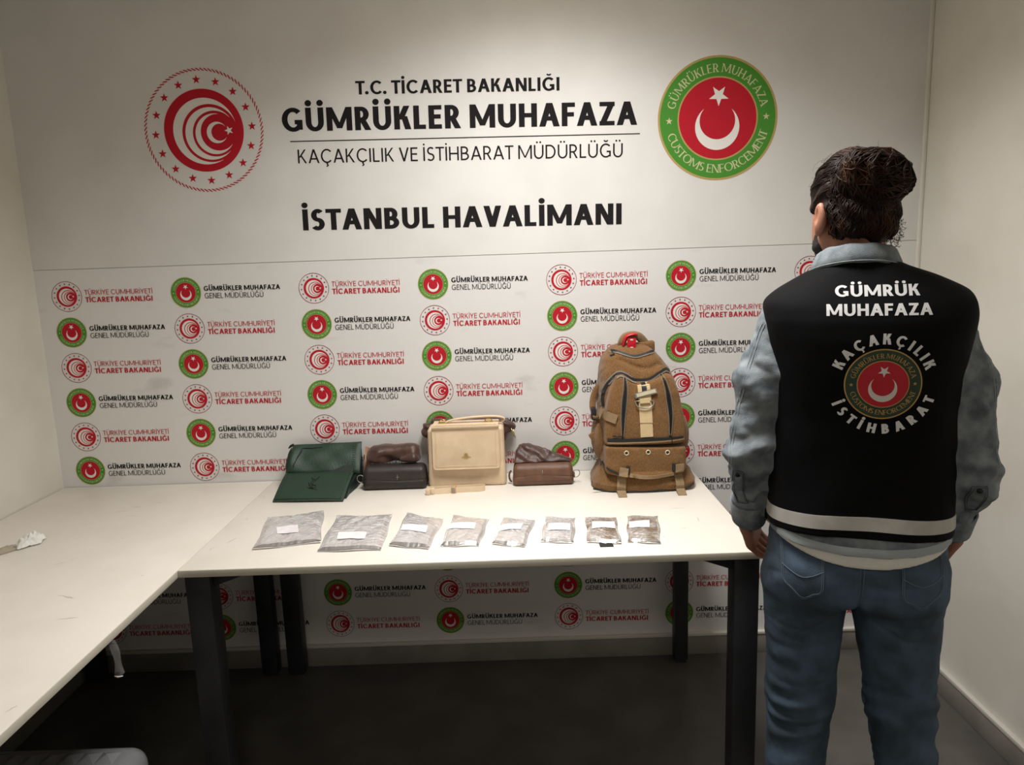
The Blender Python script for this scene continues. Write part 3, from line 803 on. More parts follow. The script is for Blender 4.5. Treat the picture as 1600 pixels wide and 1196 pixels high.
# cream handbag ------------------------------------------------
C0 = (1.437, -.11, TZ)
cb = thing('cream_handbag', C0, 'cream leather top-handle handbag with squared flap and gold emblem', 'handbag')
def f3(P):
    Q = P.copy(); Q[:, 0] *= 1 + .10 * np.clip(P[:, 2] - .10, -.2, .2)
    d = rbox(Q, (0, .005, .108), (.137, .045 , .108), .014)
    d = d + .0025 * np.cos(P[:, 0] / .137 * 3.1) * (P[:, 1] < 0) * np.clip((.09 - P[:, 2]) / .05, 0, 1)
    g_ = np.exp(-((np.abs(P[:, 0]) - .118) / .0018) ** 2) * (P[:, 1] < -.02)
    return d + .0012 * g_
link('bag_body', sdf_mesh(f3, (-.155, -.06, -.008), (.155, .065, .235), .003), 'leather_cream', cb)
def rrect(x0, x1, z0, z1, r, n=6, rt=None):
    o = []
    for cx, cz, a0, rr in ((x1 - r, z0 + r, -90, r), (x1 - (rt or r), z1 - (rt or r), 0, rt or r), (x0 + (rt or r), z1 - (rt or r), 90, rt or r), (x0 + r, z0 + r, 180, r)):
        for k in range(n + 1):
            a = math.radians(a0 + 90 * k / n); o.append((cx + rr * math.cos(a), cz + rr * math.sin(a)))
    return o
def plate(poly, y0, y1, bev=.0015):
    V, F = prism(poly, y0, y1); me = fixn(mesh(V, F))
    bm = bmesh.new(); bm.from_mesh(me)
    es = [e for e in bm.edges if len(e.link_faces) == 2 and e.calc_face_angle() > .9]
    bmesh.ops.bevel(bm, geom=es, offset=bev, segments=2, affect='EDGES', profile=.5)
    bm.to_mesh(me); bm.free()
    me.polygons.foreach_set('use_smooth', [True] * len(me.polygons))
    try: me.set_sharp_from_angle(angle=math.radians(35))
    except Exception: pass
    return me
fl = link('flap', plate(rrect(-.118, .119, .066, .226, .012, rt=.006), -.0565, -.049, .0022), 'leather_cream', cb)
fl.rotation_euler = (-.06, 0, 0); fl.location = (0, -.005, 0)
link('flap_top', plate(rrect(-.118, .119, .218, .2262, .003), -.055, .04, .002), 'leather_cream', cb)
edge = rrect(-.106, .107, .078, .214, .008, 4)
link('seam_ridge', tube_mesh([(x, -.0568, z) for x, z in edge], .001, 5, closed=True), 'leather_cream', fl)
edge = rrect(-.117, .118, .067, .225, .011, 4)
link('flap_piping', tube_mesh([(x, -.0562, z) for x, z in edge], .0019, 6, closed=True), 'leather_cream', fl)
p = Print(); p.disc(0, .0105, .0052, .0015, 'gold', 16)
for k in range(-3, 4): p.poly([(k * .0019 - .0008, .010), (k * .0019 + .0008, .010), (k * .0026 + .0003, .0175 - abs(k) * .0012), (k * .0026 - .0003, .0175 - abs(k) * .0012)], .0016, 'gold')
for k in range(9): p.poly([(-.0165 + k * .0038, 0), (-.0165 + k * .0038 + .0027, 0), (-.0165 + k * .0038 + .0027, .0036), (-.0165 + k * .0038, .0036)], .0015, 'gold')
p.poly([(-.008, -.004), (.008, -.004), (.007, -.0022), (-.007, -.0022)], .0015, 'gold'); p.poly([(-.012, .0042), (.012, .0042), (.009, .0058), (-.009, .0058)], .0015, 'gold')
em = link('gold_emblem', p.wall_mesh('gold_emblem'), None, fl, (.0, -.0566, .107)); em['label'] = 'small gold crowned emblem'
hp = smooth_path([(-.078, 0, .224), (-.062, 0, .233), (-.03, -.002, .240), (.03, -.004, .246), (.085, -.004, .2475), (.12, 0, .244), (.138, .004, .236), (.128, .006, .226)], 5)
V, F = tube(hp, .0065, 8, flat=(.62, 1.35))
link('top_handle', mesh(V, F, 'handle', True), 'leather_cream', cb)
for x in (-.082, .082):
    link('handle_ring', tube_mesh([(x + .012 * math.cos(a), -.002, .231 + .008 * math.sin(a)) for a in np.linspace(0, 2 * math.pi, 15)[:-1]], .0018, 6, closed=True), 'gold', cb)
    link('handle_anchor', box(x - .016, x + .016, -.009, .005, .2262, .2305, .0015), 'gold', cb)
# brown dust bag behind it
def f4(P):
    d = rbox(P, (0, 0, .112), (.13, .017, .112), .015)
    d = smin(d, ell(P, (-.138, -.004, .186), (.032, .024, .028)), .02); d = smin(d, cone(P, (-.14, 0, .175), (-.12, 0, .13), .018, .008), .02)
    d = smin(d, ell(P, (.142, -.004, .188), (.034, .024, .027)), .02); d = smin(d, cone(P, (.14, 0, .18), (.128, 0, .15), .018, .01), .02)
    return d + .0035 * np.sin(P[:, 0] * 85 + P[:, 2] * 120 + 2 * np.sin(P[:, 2] * 60)) * np.clip((np.abs(P[:, 0]) - .1) / .03, 0, 1) + .002 * wav(P, 90, 2)
db = satin('dust_bag', (1.437, -.029, TZ + .0005), f4, (-.185, -.034, -.004), (.19, .03, .235), 'dark brown satin dust bag bunched up behind the cream handbag')
for dx, dz in ((.168, .165), (.174, .16)):
    link('drawstring_tip', tube_mesh([(dx - .006, -.02, dz + .02), (dx, -.022, dz), (dx + .004, -.022, dz - .012)], .0016, 6), 'gold', db)
# strap lying on edge in front of it
S0 = (1.4, -.205, TZ)
st = thing('leather_strap', S0, 'cream leather shoulder strap folded up before the cream handbag', 'strap')
def ribbon(path, hgt, th, z0=.0004, lean=.0):
    P = smooth_path(path, 6); V = []; F = []
    for i, p in enumerate(P):
        a = P[max(i - 1, 0)]; b2 = P[min(i + 1, len(P) - 1)]; d = b2 - a; n = np.array((-d[1], d[0])); n = n / (np.linalg.norm(n) + 1e-9) * th / 2
        zz = z0 + (p[2] if len(p) > 2 else 0)
        V += [(p[0] + n[0], p[1] + n[1], zz), (p[0] - n[0], p[1] - n[1], zz), (p[0] - n[0], p[1] - n[1] + lean, zz + hgt), (p[0] + n[0], p[1] + n[1] + lean, zz + hgt)]
    for i in range(len(P) - 1):
        for k in range(4): F.append((4 * i + k, 4 * i + (k + 1) % 4, 4 * i + 4 + (k + 1) % 4, 4 * i + 4 + k))
    F.append((3, 2, 1, 0)); n = 4 * len(P); F.append((n - 4, n - 3, n - 2, n - 1))
    me = fixn(mesh(V, F)); return me
link('strap_band', ribbon([(-.092, -.026), (-.05, -.022), (0, -.014), (.05, -.010), (.086, -.008), (.1, .004), (.09, .014), (.05, .012), (0, .010), (-.05, .006), (-.095, .008), (-.102, .0), (-.09, -.014)], .018, .0032, lean=.004), 'leather_cream', st)
link('buckle_end', box(-.104, -.088, -.033, -.004, .0004, .0195, .003), 'leather_cream', st)
link('buckle_end', box(-.088, -.074, -.029, -.008, .0004, .022, .003), 'leather_cream', st)
link('keeper', box(-.016, .0, -.021, .014, .0003, .0205, .002), 'leather_cream_lining', st)
link('keeper_plate', box(-.015, -.004, -.0225, -.02, .006, .0203, .0005), 'metal_dull', st)

# backpack -------------------------------------------------------
B0 = np.array((2.045, -.17, TZ))
bp = thing('backpack', tuple(B0), 'worn brown canvas backpack with black zips and a red tape on its handle', 'backpack')
zs = np.array([.765, .79, .815, .84, .9, 1.0, 1.1, 1.17, 1.21, 1.245, 1.265]) - TZ
xl = np.array([1.879, 1.877, 1.89, 1.908, 1.908, 1.905, 1.912, 1.917, 1.928, 1.955, 1.985]) - B0[0]
xr = np.array([2.236, 2.238, 2.225, 2.2, 2.198, 2.199, 2.182, 2.158, 2.13, 2.095, 2.075]) - B0[0]
yf = np.array([-.285, -.289, -.28, -.257, -.255, -.25, -.238, -.218, -.2, -.178, -.15]) - B0[1]
yb = np.array([-.05, -.05, -.05, -.05, -.04, -.035, -.03, -.03, -.035, -.045, -.07]) - B0[1]
def pk_main(P):
    z = P[:, 2]
    a0, a1, b0, b1 = (np.interp(z, zs, q) for q in (xl, xr, yf, yb))
    cx, a, cy, b2 = (a0 + a1) / 2, (a1 - a0) / 2, (b0 + b1) / 2, (b1 - b0) / 2
    k = ((np.abs((P[:, 0] - cx) / a)) ** 3.6 + (np.abs((P[:, 1] - cy) / b2)) ** 3.6) ** (1 / 3.6)
    d = (k - 1) * np.minimum(a, b2)
    return smax(smax(d, z - .493, .03), -z, .012)
def sag(P):
    zz = P[:, 2]
    f = 1.2 * np.sin(P[:, 0] * 22 + 1) ; fr = P[:, 1] < -.02
    d1 = .006 * np.exp(-((zz - (.437 - .022 * np.cos(P[:, 0] * 24 - .5))) / .009) ** 2) * fr     # crease under the top
    return d1 + .0028 * wav(P, 45, 3) + .0012 * wav(P, 120, 6)
def b_main(P): return smax(pk_main(P) + sag(P), .001 - P[:, 2], .006)
ztx = np.array([1.915, 1.925, 1.94, 1.962, 1.985, 2.02, 2.055, 2.09, 2.13, 2.15, 2.17, 2.186, 2.195]) - B0[0]
ztz = np.array([1.0, 1.06, 1.12, 1.162, 1.166, 1.142, 1.134, 1.146, 1.163, 1.158, 1.11, 1.03, .98]) - TZ
def b_front(P):
    x, z = P[:, 0], P[:, 2]
    d = pk_main(P) - .026 + .002 * wav(P, 50, 12)
    d = smax(d, (z - np.interp(x, ztx, ztz)) * .75, .014)
    d = smax(d, -(z - .165), .008); d = smax(d, P[:, 1] + .02, .01)
    d = smax(d, -(x + .128), .01); d = smax(d, x - .147, .01)
    return d
def b_low(P):
    x, z = P[:, 0], P[:, 2]
    d = pk_main(P) - .034 + .0025 * wav(P, 50, 15)
    d = smax(d, z - .158 + .004 * np.sin(x * 12), .01); d = smax(d, -(z - .066 + .01 * np.cos(x * 14)), .016); d = smax(d, P[:, 1] + .02, .01)
    d = smax(d, -(x + .128), .012); return smax(d, x - .147, .012)
def b_side(s):
    def f(P):
        c = -.128 if s < 0 else .146
        d = smax(ell(P, (c, .02, .17), (.034, .07, .085)), P[:, 2] - .235 - .3 * P[:, 1], .008)
        return d + .002 * wav(P, 60, 20 + s)
    return f
me_m = sdf_mesh(b_main, (-.21, -.16, -.01), (.22, .16, .52), .0035)
me_f = sdf_mesh(b_front, (-.16, -.17, .14), (.18, .0, .43), .0032)
me_l = sdf_mesh(b_low, (-.16, -.18, .03), (.18, .0, .18), .0032)
body = link('main_compartment', me_m, 'canvas', bp)
fp = link('front_pocket', me_f, 'canvas', bp)
lp = link('lower_pocket', me_l, 'canvas', bp)
for s in (-1, 1): link('side_pocket', sdf_mesh(b_side(s), (-.2 if s < 0 else .1, -.08, .05), (-.08 if s < 0 else .2, .12, .3), .004), 'canvas', bp)
Vj, Fj = join([([v.co[:] for v in m.vertices], [p_.vertices[:] for p_ in m.polygons]) for m in (me_m, me_f, me_l)])
TB = BVHTree.FromPolygons(Vj, Fj)
def pf(x, z, off=0.):
    z = max(z, .0035)
    h = TB.ray_cast(Vector((x, -1, z)), Vector((0, 1, 0)))[0]
    return np.array((x, (h.y if h else -.1) - off, z))
def pk(cx, cy):
    px, py = 900 + cx / 3.987, 500 + cy / 3.987
    return (1.922 + (px - 949) * .00217 - B0[0], .947 - (py - 690) * .00217 + .00007 * (px - 947) - TZ)
def band(pts, wid, th, off=0., sm=5, widths=None):
    """cloth band lying on the front of the pack; pts in x,z"""
    P = smooth_path(pts, sm); V = []; F = []
    for i, p in enumerate(P):
        d = P[min(i + 1, len(P) - 1)] - P[max(i - 1, 0)]; n = np.array((-d[1], d[0])); n /= np.linalg.norm(n) + 1e-9
        w = (np.interp(i / (len(P) - 1), np.linspace(0, 1, len(widths)), widths) if widths else wid) / 2
        A = pf(p[0] + n[0] * w, p[1] + n[1] * w); Bq = pf(p[0] - n[0] * w, p[1] - n[1] * w); Cq = pf(p[0], p[1])
        if abs(A[1] - Cq[1]) > .012: A[1] = Cq[1]
        if abs(Bq[1] - Cq[1]) > .012: Bq[1] = Cq[1]
        A[1] -= off; Bq[1] -= off; t3 = np.array((0, th, 0))
        V += [A - t3, Bq - t3, Bq + t3, A + t3]
    for i in range(len(P) - 1):
        for k in range(4): F.append((4 * i + k, 4 * i + (k + 1) % 4, 4 * i + 4 + (k + 1) % 4, 4 * i + 4 + k))
    F.append((3, 2, 1, 0)); n = 4 * len(P); F.append((n - 4, n - 3, n - 2, n - 1))
    return fixn(mesh(V, F))
arch = [pk(*q) for q in [(190, 560), (192, 480), (225, 410), (280, 356), (320, 362), (370, 392), (420, 402), (480, 398), (540, 368), (590, 352), (622, 372)]]
link('zipper', band(arch, .0085, .0022, .0012), 'zip_black', fp)
link('zipper_piping', band([(x, z - .0062) for x, z in arch[2:]], .0035, .0026, .0016), 'piping_grey', fp)
link('zipper_piping', band([pk(176, 560), pk(180, 480), pk(213, 404), pk(278, 346), pk(325, 352), pk(372, 382)], .003, .0022, .0012), 'piping_grey', fp)
toparc = [pk(*q) for q in [(222, 226), (250, 220), (290, 222), (340, 240), (400, 257), (460, 248), (500, 240), (528, 240)]]
link('zipper', band(toparc, .006, .002, .001), 'zip_black', body); link('zipper_piping', band([(x, z - .005) for x, z in toparc], .003, .0022, .0014), 'piping_grey', body)
for pts in ([(318, 372), (318, 440), (308, 520), (298, 620), (293, 735)], [(548, 372), (570, 440), (583, 520), (592, 620), (588, 745)]):
    q = [pk(*a) for a in pts]
    z_ = link('zipper', band(q, .012, .0018, .0014, widths=[.003, .008, .014, .013, .009]), 'zip_black', fp)
    link('zipper_teeth', band(q, .002, .0018, .0034), 'metal_dark', z_)
    for s in (-1, 1):
        link('zipper_piping', band([(x + s * (.003 + .006 * math.sin(math.pi * min(1, (i + .3) / 4.4))), z) for i, (x, z) in enumerate(q)], .002, .0022, .0016), 'piping_grey', z_)
link('zipper', band([pk(200, 752), pk(320, 758), pk(440, 760), pk(560, 764), pk(672, 768)], .009, .003, .0035), 'zip_black', lp)
link('zipper_piping', band([pk(200, 770), pk(320, 774), pk(440, 777), pk(560, 778), pk(676, 776)], .005, .0026, .0045), 'webbing', lp)
for x, y, dx, dy in ((232, 728, 62, 6), (588, 735, 12, 60)):
    a, c2 = pk(x, y), pk(x + dx, y + dy); pa, pc = pf(*a, .005), pf(*c2, .007)
    link('zipper_pull', tube_mesh([tuple(pa), tuple((pa + pc) / 2), tuple(pc)], [.0018, .003, .0016], 6), 'metal_dark', fp)
strip = link('centre_strip', band([pk(430, 415), pk(434, 500), pk(438, 600), pk(441, 700), pk(442, 745)], .042, .0016, .0022), 'strip_beige', fp)
link('dark_stripe', band([pk(432, 415), pk(434, 462)], .017, .0016, .0036), 'zip_black', strip)
link('strip_crease', band([pk(400, 655), pk(482, 660)], .002, .0016, .0036), 'webbing', strip)
c1, c2 = pk(372, 487), pk(508, 462)
pm = link('metal_plate', band([c1, ((c1[0] + c2[0]) / 2, (c1[1] + c2[1]) / 2), c2], .0165, .0026, .006), 'metal_dull', fp)
link('plate_face', band([(c1[0] + .006, c1[1] + .0018), ((c1[0] + c2[0]) / 2, (c1[1] + c2[1]) / 2 + .001), (c2[0] - .004, c2[1])], .011, .0026, .0072), 'metal_plate', pm)
cc = pk(432, 525); y0 = pf(*cc)[1]
ring = [(cc[0] - .031, y0 - .004, cc[1] + .002), (cc[0] - .029, y0 - .009, cc[1] - .01), (cc[0] - .018, y0 - .011, cc[1] - .019), (cc[0], y0 - .012, cc[1] - .022), (cc[0] + .018, y0 - .011, cc[1] - .019), (cc[0] + .029, y0 - .009, cc[1] - .01), (cc[0] + .031, y0 - .004, cc[1] + .002), (cc[0] + .02, y0 - .004, cc[1] + .003), (cc[0], y0 - .005, cc[1] + .003), (cc[0] - .02, y0 - .004, cc[1] + .003)]
link('d_ring', tube_mesh(ring, .0021, 8, closed=True), 'metal_dull', fp)
link('ring_loop', band([(cc[0], cc[1] + .012), (cc[0] + .001, cc[1] - .004)], .034, .002, .0075), 'strip_beige', fp)
for q in ((313, 835), (447, 838), (567, 848)):
    x, z = pk(*q); y = pf(x, z)[1]
    e = link('eyelet', tube_mesh([(x + .0068 * math.cos(a), y - .0006, z + .0068 * math.sin(a)) for a in np.linspace(0, 2 * math.pi, 19)[:-1]], .002, 6, closed=True), 'metal_plate', lp)
    link('eyelet_hole', fixn(mesh(*prism([(x + .0058 * math.cos(a), z + .0058 * math.sin(a)) for a in np.linspace(0, 2 * math.pi, 15)[:-1]], y - .0014, y + .002))), 'zip_black', e)
for xa, xb in ((297, 278), (640, 645)):
    link('webbing_strap', band([pk(xa, 925), pk((xa + xb) / 2 - 2, 990), pk(xb, 1060), pk(xb - 2, 1088)], .029, .0022, .008), 'webbing', bp)
    e = pk(xb, 1090); yy = pf(e[0], .02)[1]
    me, _ = slab((e[0] - .0145, yy - .045, .0006), (e[0] + .0145, yy - .045, .0006), (e[0] + .0145, yy - .009, .012), (e[0] - .0145, yy - .009, .012), .0025, 6, 6)
    link('strap_tail', me, 'webbing', bp)
    q = pk(xa + 24 if xa < 400 else xa - 34, 945); yq = pf(*q)[1]
    link('buckle', box(q[0] - .006, q[0] + .006, yq - .008, yq + .002, q[1] - .012, q[1] + .014, .002), 'zip_black', bp)
link('zipper', band([pk(155, 905), pk(200, 935), pk(262, 962)], .006, .0022, .002), 'zip_black', body)
link('base_band', band([pk(330, 975), pk(430, 992), pk(520, 994), pk(605, 985)], .012, .002, .002), 'webbing', body)
link('base_piping', tube_mesh(smooth_path([tuple(pf(*pk(108, 1062), .001)), tuple(pf(*pk(180, 1084), .001)), tuple(pf(*pk(300, 1090), .001)), tuple(pf(*pk(430, 1094), .001)), tuple(pf(*pk(560, 1094), .001)), tuple(pf(*pk(700, 1088), .001)), tuple(pf(*pk(742, 1074), .001))], 4), .0028, 6), 'zip_black', body)
link('side_strap', band([pk(158, 585), pk(205, 605), pk(258, 625)], .030, .0024, .004), 'webbing', bp)
link('side_buckle', box(-.165, -.148, -.03, -.0, .238, .282, .004), 'zip_black', bp)
V, F = tube(smooth_path([(-.13, .03, .35), (-.15, .02, .315), (-.157, .0, .275), (-.148, -.03, .245)], 5), .011, 8, flat=(1.3, .45))
link('shoulder_strap', mesh(V, F, 'strap', True), 'canvas', bp)
link('strap_end', plate([(-.125, .205), (-.15, .198), (-.176, .182), (-.17, .172), (-.155, .152), (-.125, .142)], -.02, -.004, .003), 'canvas', bp)
V, F = tube(smooth_path([(-.05, .04, .475), (-.048, .03, .5), (-.038, .03, .518), (-.012, .03, .524), (.01, .032, .518), (.028, .04, .5), (.04, .045, .48)], 4), .0125, 8, flat=(.3, 1.2))
link('carry_handle', mesh(V, F, 'handle', True), 'webbing', bp)
V, F = tube(smooth_path([(-.046, .026, .488), (-.042, .026, .506), (-.034, .026, .521), (-.012, .026, .528), (.001, .027, .525)], 4), .0165, 8, flat=(.32, 1.2))
tp = link('red_tape', mesh(V, F, 'tape', True), 'tape_red', bp)
link('front_tape', box(-.034, -.004, .003, .006, .476, .516, .001), 'tape_red', bp)
for z in (.481, .508): link('tape_print', box(-.024, -.014, .0022, .0032, z, z + .005, .0004), 'tape_clear', bp)
link('top_gather', sdf_mesh(lambda P: smax(rbox(P, (.012, .05, .475), (.055, .022, .03), .012), (P[:, 2] - .497 - .12 * (P[:, 0] - .02)), .006) + .002 * wav(P, 80, 31), (-.06, .01, .43), (.09, .09, .52), .004), 'canvas', bp)

# ------------------------------------------------------------------ tissue, plastic strip, suitcase
T0 = (.125, -.575, TZ)
ts = thing('crumpled_tissue', T0, 'crumpled white tissue lying on the table along the wall', 'tissue')
def crumple(c, rx, ry, h, seed, n=26):
    R_ = np.random.RandomState(seed); V = []; F = []
    for i in range(n):
        for j in range(n):
            u, v = i / (n - 1) * 2 - 1, j / (n - 1) * 2 - 1
            r = math.hypot(u, v) + 1e-6; m = max(abs(u), abs(v)) / r
            x, y = c[0] + u * m * rx * (1 + .15 * math.sin(5 * v + seed)), c[1] + v * m * ry * (1 + .15 * math.cos(4 * u))
            q = np.array([[x, y, 0]])
            z = h * (1 - (r * m) ** 2 * .85) * (.55 + .6 * abs(wav(q, 160, seed, 4)[0])) + .002 * abs(wav(q, 420, seed + 2, 3)[0])
            V.append((x, y, max(.0006, z)))
    for i in range(n - 1):
        for j in range(n - 1): F.append((i * n + j, (i + 1) * n + j, (i + 1) * n + j + 1, i * n + j + 1))
    B = len(V); V += [(x, y, max(.0002, z - .0012)) for x, y, z in V]
    F += [(B + d, B + c_, B + b_, B + a) for a, b_, c_, d in F]
    return fixn(mesh(V, F, 'crumple', True))
link('tissue_ball', crumple((.012, .01), .034, .05, .034, 3), 'tissue', ts)
link('twisted_end', crumple((-.024, -.045), .026, .034, .014, 8, 16), 'tissue_dirty', ts)
me, _ = slab((-.045, -.085, .0006), (-.03, -.09, .0006), (-.003, -.03, .006), (-.018, -.025, .006), .0015, 4, 10, lambda u, v: .002 * math.sin(9 * v))
link('tissue_tail', me, 'tissue_dirty', ts)

def plastic():
    V = []; F = []; n = 16; m = 12
    for i in range(n):
        t = i / (n - 1); z = -t * .082
        rx = .0075 + .002 * math.sin(6 * t) + .009 * max(0, t - .5) ** 1.2; ry = .004 + .006 * t
        for k in range(m):
            a = 2 * math.pi * k / m
            V.append((.003 * math.sin(4 * t) + .012 * t + rx * math.cos(a) + .001 * math.sin(3 * a + 5 * t), ry * math.sin(a), z))
    for i in range(n - 1):
        for k in range(m): F.append((i * m + k, i * m + (k + 1) % m, (i + 1) * m + (k + 1) % m, (i + 1) * m + k))
    return fixn(mesh(V, F, 'plastic', True))
ps = thing('plastic_scrap', (.688, -1.128, TZ - TT), 'clear plastic scrap hanging under the edge of the wall-side table', 'plastic scrap')
link('film', plastic(), 'plastic_clear', ps)
link('welded_end', tube_mesh([(.003, -.009, -.083), (.012, -.010, -.0845), (.022, -.009, -.083)], [.0012, .0022, .0012], 6), 'tape_clear', ps)

# suitcase lying under the wall-side table
U0 = (.335, -1.085, 0)
sc_ = thing('suitcase', U0, 'grey hard-shell suitcase with diamond relief lying under the wall-side table', 'suitcase')
def shell(z0, z1, hx=.235, hy=.275):
    def f(P): return smax(smax(rbox(P, (0, 0, .1475), (hx, hy, .1225), .05), P[:, 2] - z1, .002), z0 - P[:, 2], .002)
    return sdf_mesh(f, (-hx - .02, -hy - .02, z0 - .02), (hx + .02, hy + .02, z1 + .02), .006)
sh = link('upper_shell', shell(.152, .29), 'suitcase_grey', sc_); link('lower_shell', shell(.01, .143), 'suitcase_grey', sc_)
link('zip_band', box(-.229, .229, -.269, .269, .140, .155, .004), 'suitcase_dark', sc_)
V = [(-.5, -.5, 0), (.5, -.5, 0), (.5, .5, 0), (-.5, .5, 0), (0, 0, .28), (-.5, -.5, -.06), (.5, -.5, -.06), (.5, .5, -.06), (-.5, .5, -.06)]
pyr = mesh([(x * .05, y * .05, z * .05) for x, y, z in V], [(0, 1, 4), (1, 2, 4), (2, 3, 4), (3, 0, 4), (0, 5, 6, 1), (1, 6, 7, 2), (2, 7, 8, 3), (3, 8, 5, 0)]); pyr.materials.append(MATS['suitcase_grey'])
for i in range(-3, 4):
    for j in range(-4, 5):
        x, y = i * .05, j * .05
        if abs(x) < .18 and abs(y) < .22: link('relief_diamond', pyr, None, sh, (x + .0, y, .2698))
for sx in (-.17, .17):
    for z in (.06, .22):
        w_ = link('wheel', tube_mesh([(sx - .012, -.292, z), (sx + .012, -.292, z)], .022, 16), 'suitcase_dark', sc_)
link('carry_handle', tube_mesh(smooth_path([(.234, -.07, .147), (.262, -.06, .147), (.266, 0, .147), (.262, .06, .147), (.234, .07, .147)], 4), .008, 8), 'suitcase_dark', sc_)

# ------------------------------------------------------------------ the person
PERSON = thing('person', (2.383, -1.05, 0), 'person with dark hair in a bun wearing a black lettered vest over denim jacket', 'person')
PERSON.rotation_euler = (0, 0, math.radians(-17))
I = np.interp
def loft(P, zk, a, b, cx, cy, n=2.5):
    z = P[:, 2]; g_ = np.linspace(zk[0], zk[-1], 401); m_ = max(3, int(.03 / (g_[1] - g_[0])) | 1); ker = np.hanning(m_ + 2); ker /= ker.sum(); h_ = len(ker) // 2
    A, Bb, X, Y = (I(z, g_, np.convolve(np.pad(I(g_, zk, q), h_, mode='edge'), ker, 'valid')) for q in (a, b, cx, cy))
    k = (np.abs((P[:, 0] - X) / A) ** n + np.abs((P[:, 1] - Y) / Bb) ** n) ** (1 / n)
    return (k - 1) * np.minimum(A, Bb)
# head frame
PSI = math.radians(29)
HC = np.array((-.030, .025, 1.643)); HD = np.array((-math.sin(PSI), math.cos(PSI), 0)); HR = np.array((math.cos(PSI), math.sin(PSI), 0)); HU = np.array((0, 0, 1.))
def hq(P): Q = P - HC; return np.stack([Q @ HR, Q @ HD, Q @ HU], 1)
def hw(q): q = np.asarray(q, float); return HC + q[0] * HR + q[1] * HD + q[2] * HU
ARM = {-1: [(-.15, 0, 1.392), (-.196, -.012, 1.27), (-.225, -.028, 1.105), (-.222, .05, .925)],
       1: [(.155, 0, 1.392), (.2, -.012, 1.26), (.222, -.028, 1.085), (.218, .05, .932)]}
LEG = {-1: [(-.095, -.005, .78), (-.096, .005, .50), (-.112, -.025, .09)], 1: [(.1, -.005, .78), (.124, .005, .50), (.172, -.03, .09)]}
def hand(P, w, d, n, s):
    """w wrist, d along the fingers, n palm normal, s towards the thumb"""
    w, d, n, s = [np.array(q, float) for q in (w, d, n, s)]
    d /= np.linalg.norm(d); n -= d * (n @ d); n /= np.linalg.norm(n); s = s - d * (s @ d) - n * (s @ n); s /= np.linalg.norm(s)
    Q = P - w; q = np.stack([Q @ d, Q @ s, Q @ n], 1)
    r = rbox(q, (.05, 0, 0), (.046, .038, .0135), .0125)
    r = smin(r, cone(q, (-.028, 0, 0), (.015, 0, 0), .024, .025, (1, 1, .8)), .02)
    for k, (off, ln) in enumerate(((.029, .072), (.0098, .08), (-.0098, .075), (-.029, .06))):
        p = np.array((.09, off, 0.)); an = .35 + .08 * k; rad = .0092 - .0006 * (k == 3)
        for seg, f in enumerate((.44, .31, .25)):
            e = p + ln * f * np.array((math.cos(an), off * .15, math.sin(an)))
            r = smin(r, cone(q, p, e, rad, rad * .92), .004); p = e; an += .5; rad *= .92
    r = smin(r, cone(q, (.02, .03, .004), (.05, .055, .016), .0135, .011), .01)
    return smin(r, cone(q, (.05, .055, .016), (.085, .06, .028), .0105, .0085), .004)
HANDS = {-1: ((-.227, .058, .915), (.22, .5, -.85), (.9, -.35, .1), (.25, .9, .3)), 1: ((.226, .06, .918), (-.25, .5, -.85), (-.9, -.35, .1), (-.25, .9, .3))}
def body_f(P):
    d = loft(P, [.78, .88, .95, 1.02, 1.1, 1.2, 1.3, 1.38, 1.44], [.15, .155, .148, .14, .14, .15, .16, .158, .12], [.1, .105, .098, .09, .09, .098, .104, .1, .075], [0] * 9, [-.012, -.016, -.01, 0, 0, -.004, -.01, -.008, 0])
    d = smax(smax(d, P[:, 2] - 1.45, .04), .82 - P[:, 2], .04)
    for s in (-1, 1):
        a = ARM[s]
        d = smin(d, cone(P, (s * .03, -.005, 1.455), (a[0][0] * .95, 0, 1.42), .052, .045), .04)
        d = smin(d, cone(P, a[0], a[1], .05, .045), .03); d = smin(d, cone(P, a[1], a[2], .045, .038), .02); d = smin(d, cone(P, a[2], a[3], .033, .023), .02)
        l = LEG[s]
        d = smin(d, cone(P, (l[0][0], l[0][1], .83), l[1], .07, .054), .012); d = smin(d, cone(P, l[1], l[2], .058, .04), .02)
        d = smin(d, cone(P, l[2], (l[2][0] + s * .01, .1, .045), .036, .03), .02)
        d = smin(d, hand(P, *HANDS[s]), .012)
    d = smin(d, cone(P, (-.004, -.012, 1.43), (-.018, .008, 1.6), .062, .056), .035)
    q = hq(P); ql = q.copy(); ql[:, 0] = np.abs(q[:, 0])
    h = ell(q, (0, -.010, .02), (.07, .086, .096))
    h = smin(h, ell(q, (0, .028, -.05), (.056, .058, .07)), .03)
    h = smin(h, cone(ql, (.047, -.005, -.06), (.0, .072, -.098), .022, .02), .02)
    h = smin(h, cone(q, (0, .078, .005), (0, .096, -.03), .007, .011), .012)      # nose
    h = smin(h, cone(ql, (0, .07, .016), (.048, .055, .014), .01, .008), .015)     # brow
    h = smax(h, -ell(ql, (.03, .084, -.002), (.017, .014, .01)), .012)              # eye sockets
    h = smin(h, ell(ql, (.03, .065, -.002), (.013, .012, .012)), .003)
    h = smin(h, cone(ql, (0, .085, -.063), (.02, .078, -.063), .006, .003), .006)
    h = h + .003 * np.exp(-((q[:, 2] + .062) / .002) ** 2) * (q[:, 1] > .06) * (np.abs(q[:, 0]) < .024)
    d = smin(d, h, .025)
    e = ell(ql, (.078, -.012, -.018), (.0105, .019, .033)); e = smax(e, -ell(ql, (.090, -.006, -.012), (.011, .011, .02)), .004)
    e = smin(e, ell(ql, (.075, -.003, -.046), (.007, .008, .01)), .006)
    return smin(d, e, .005)
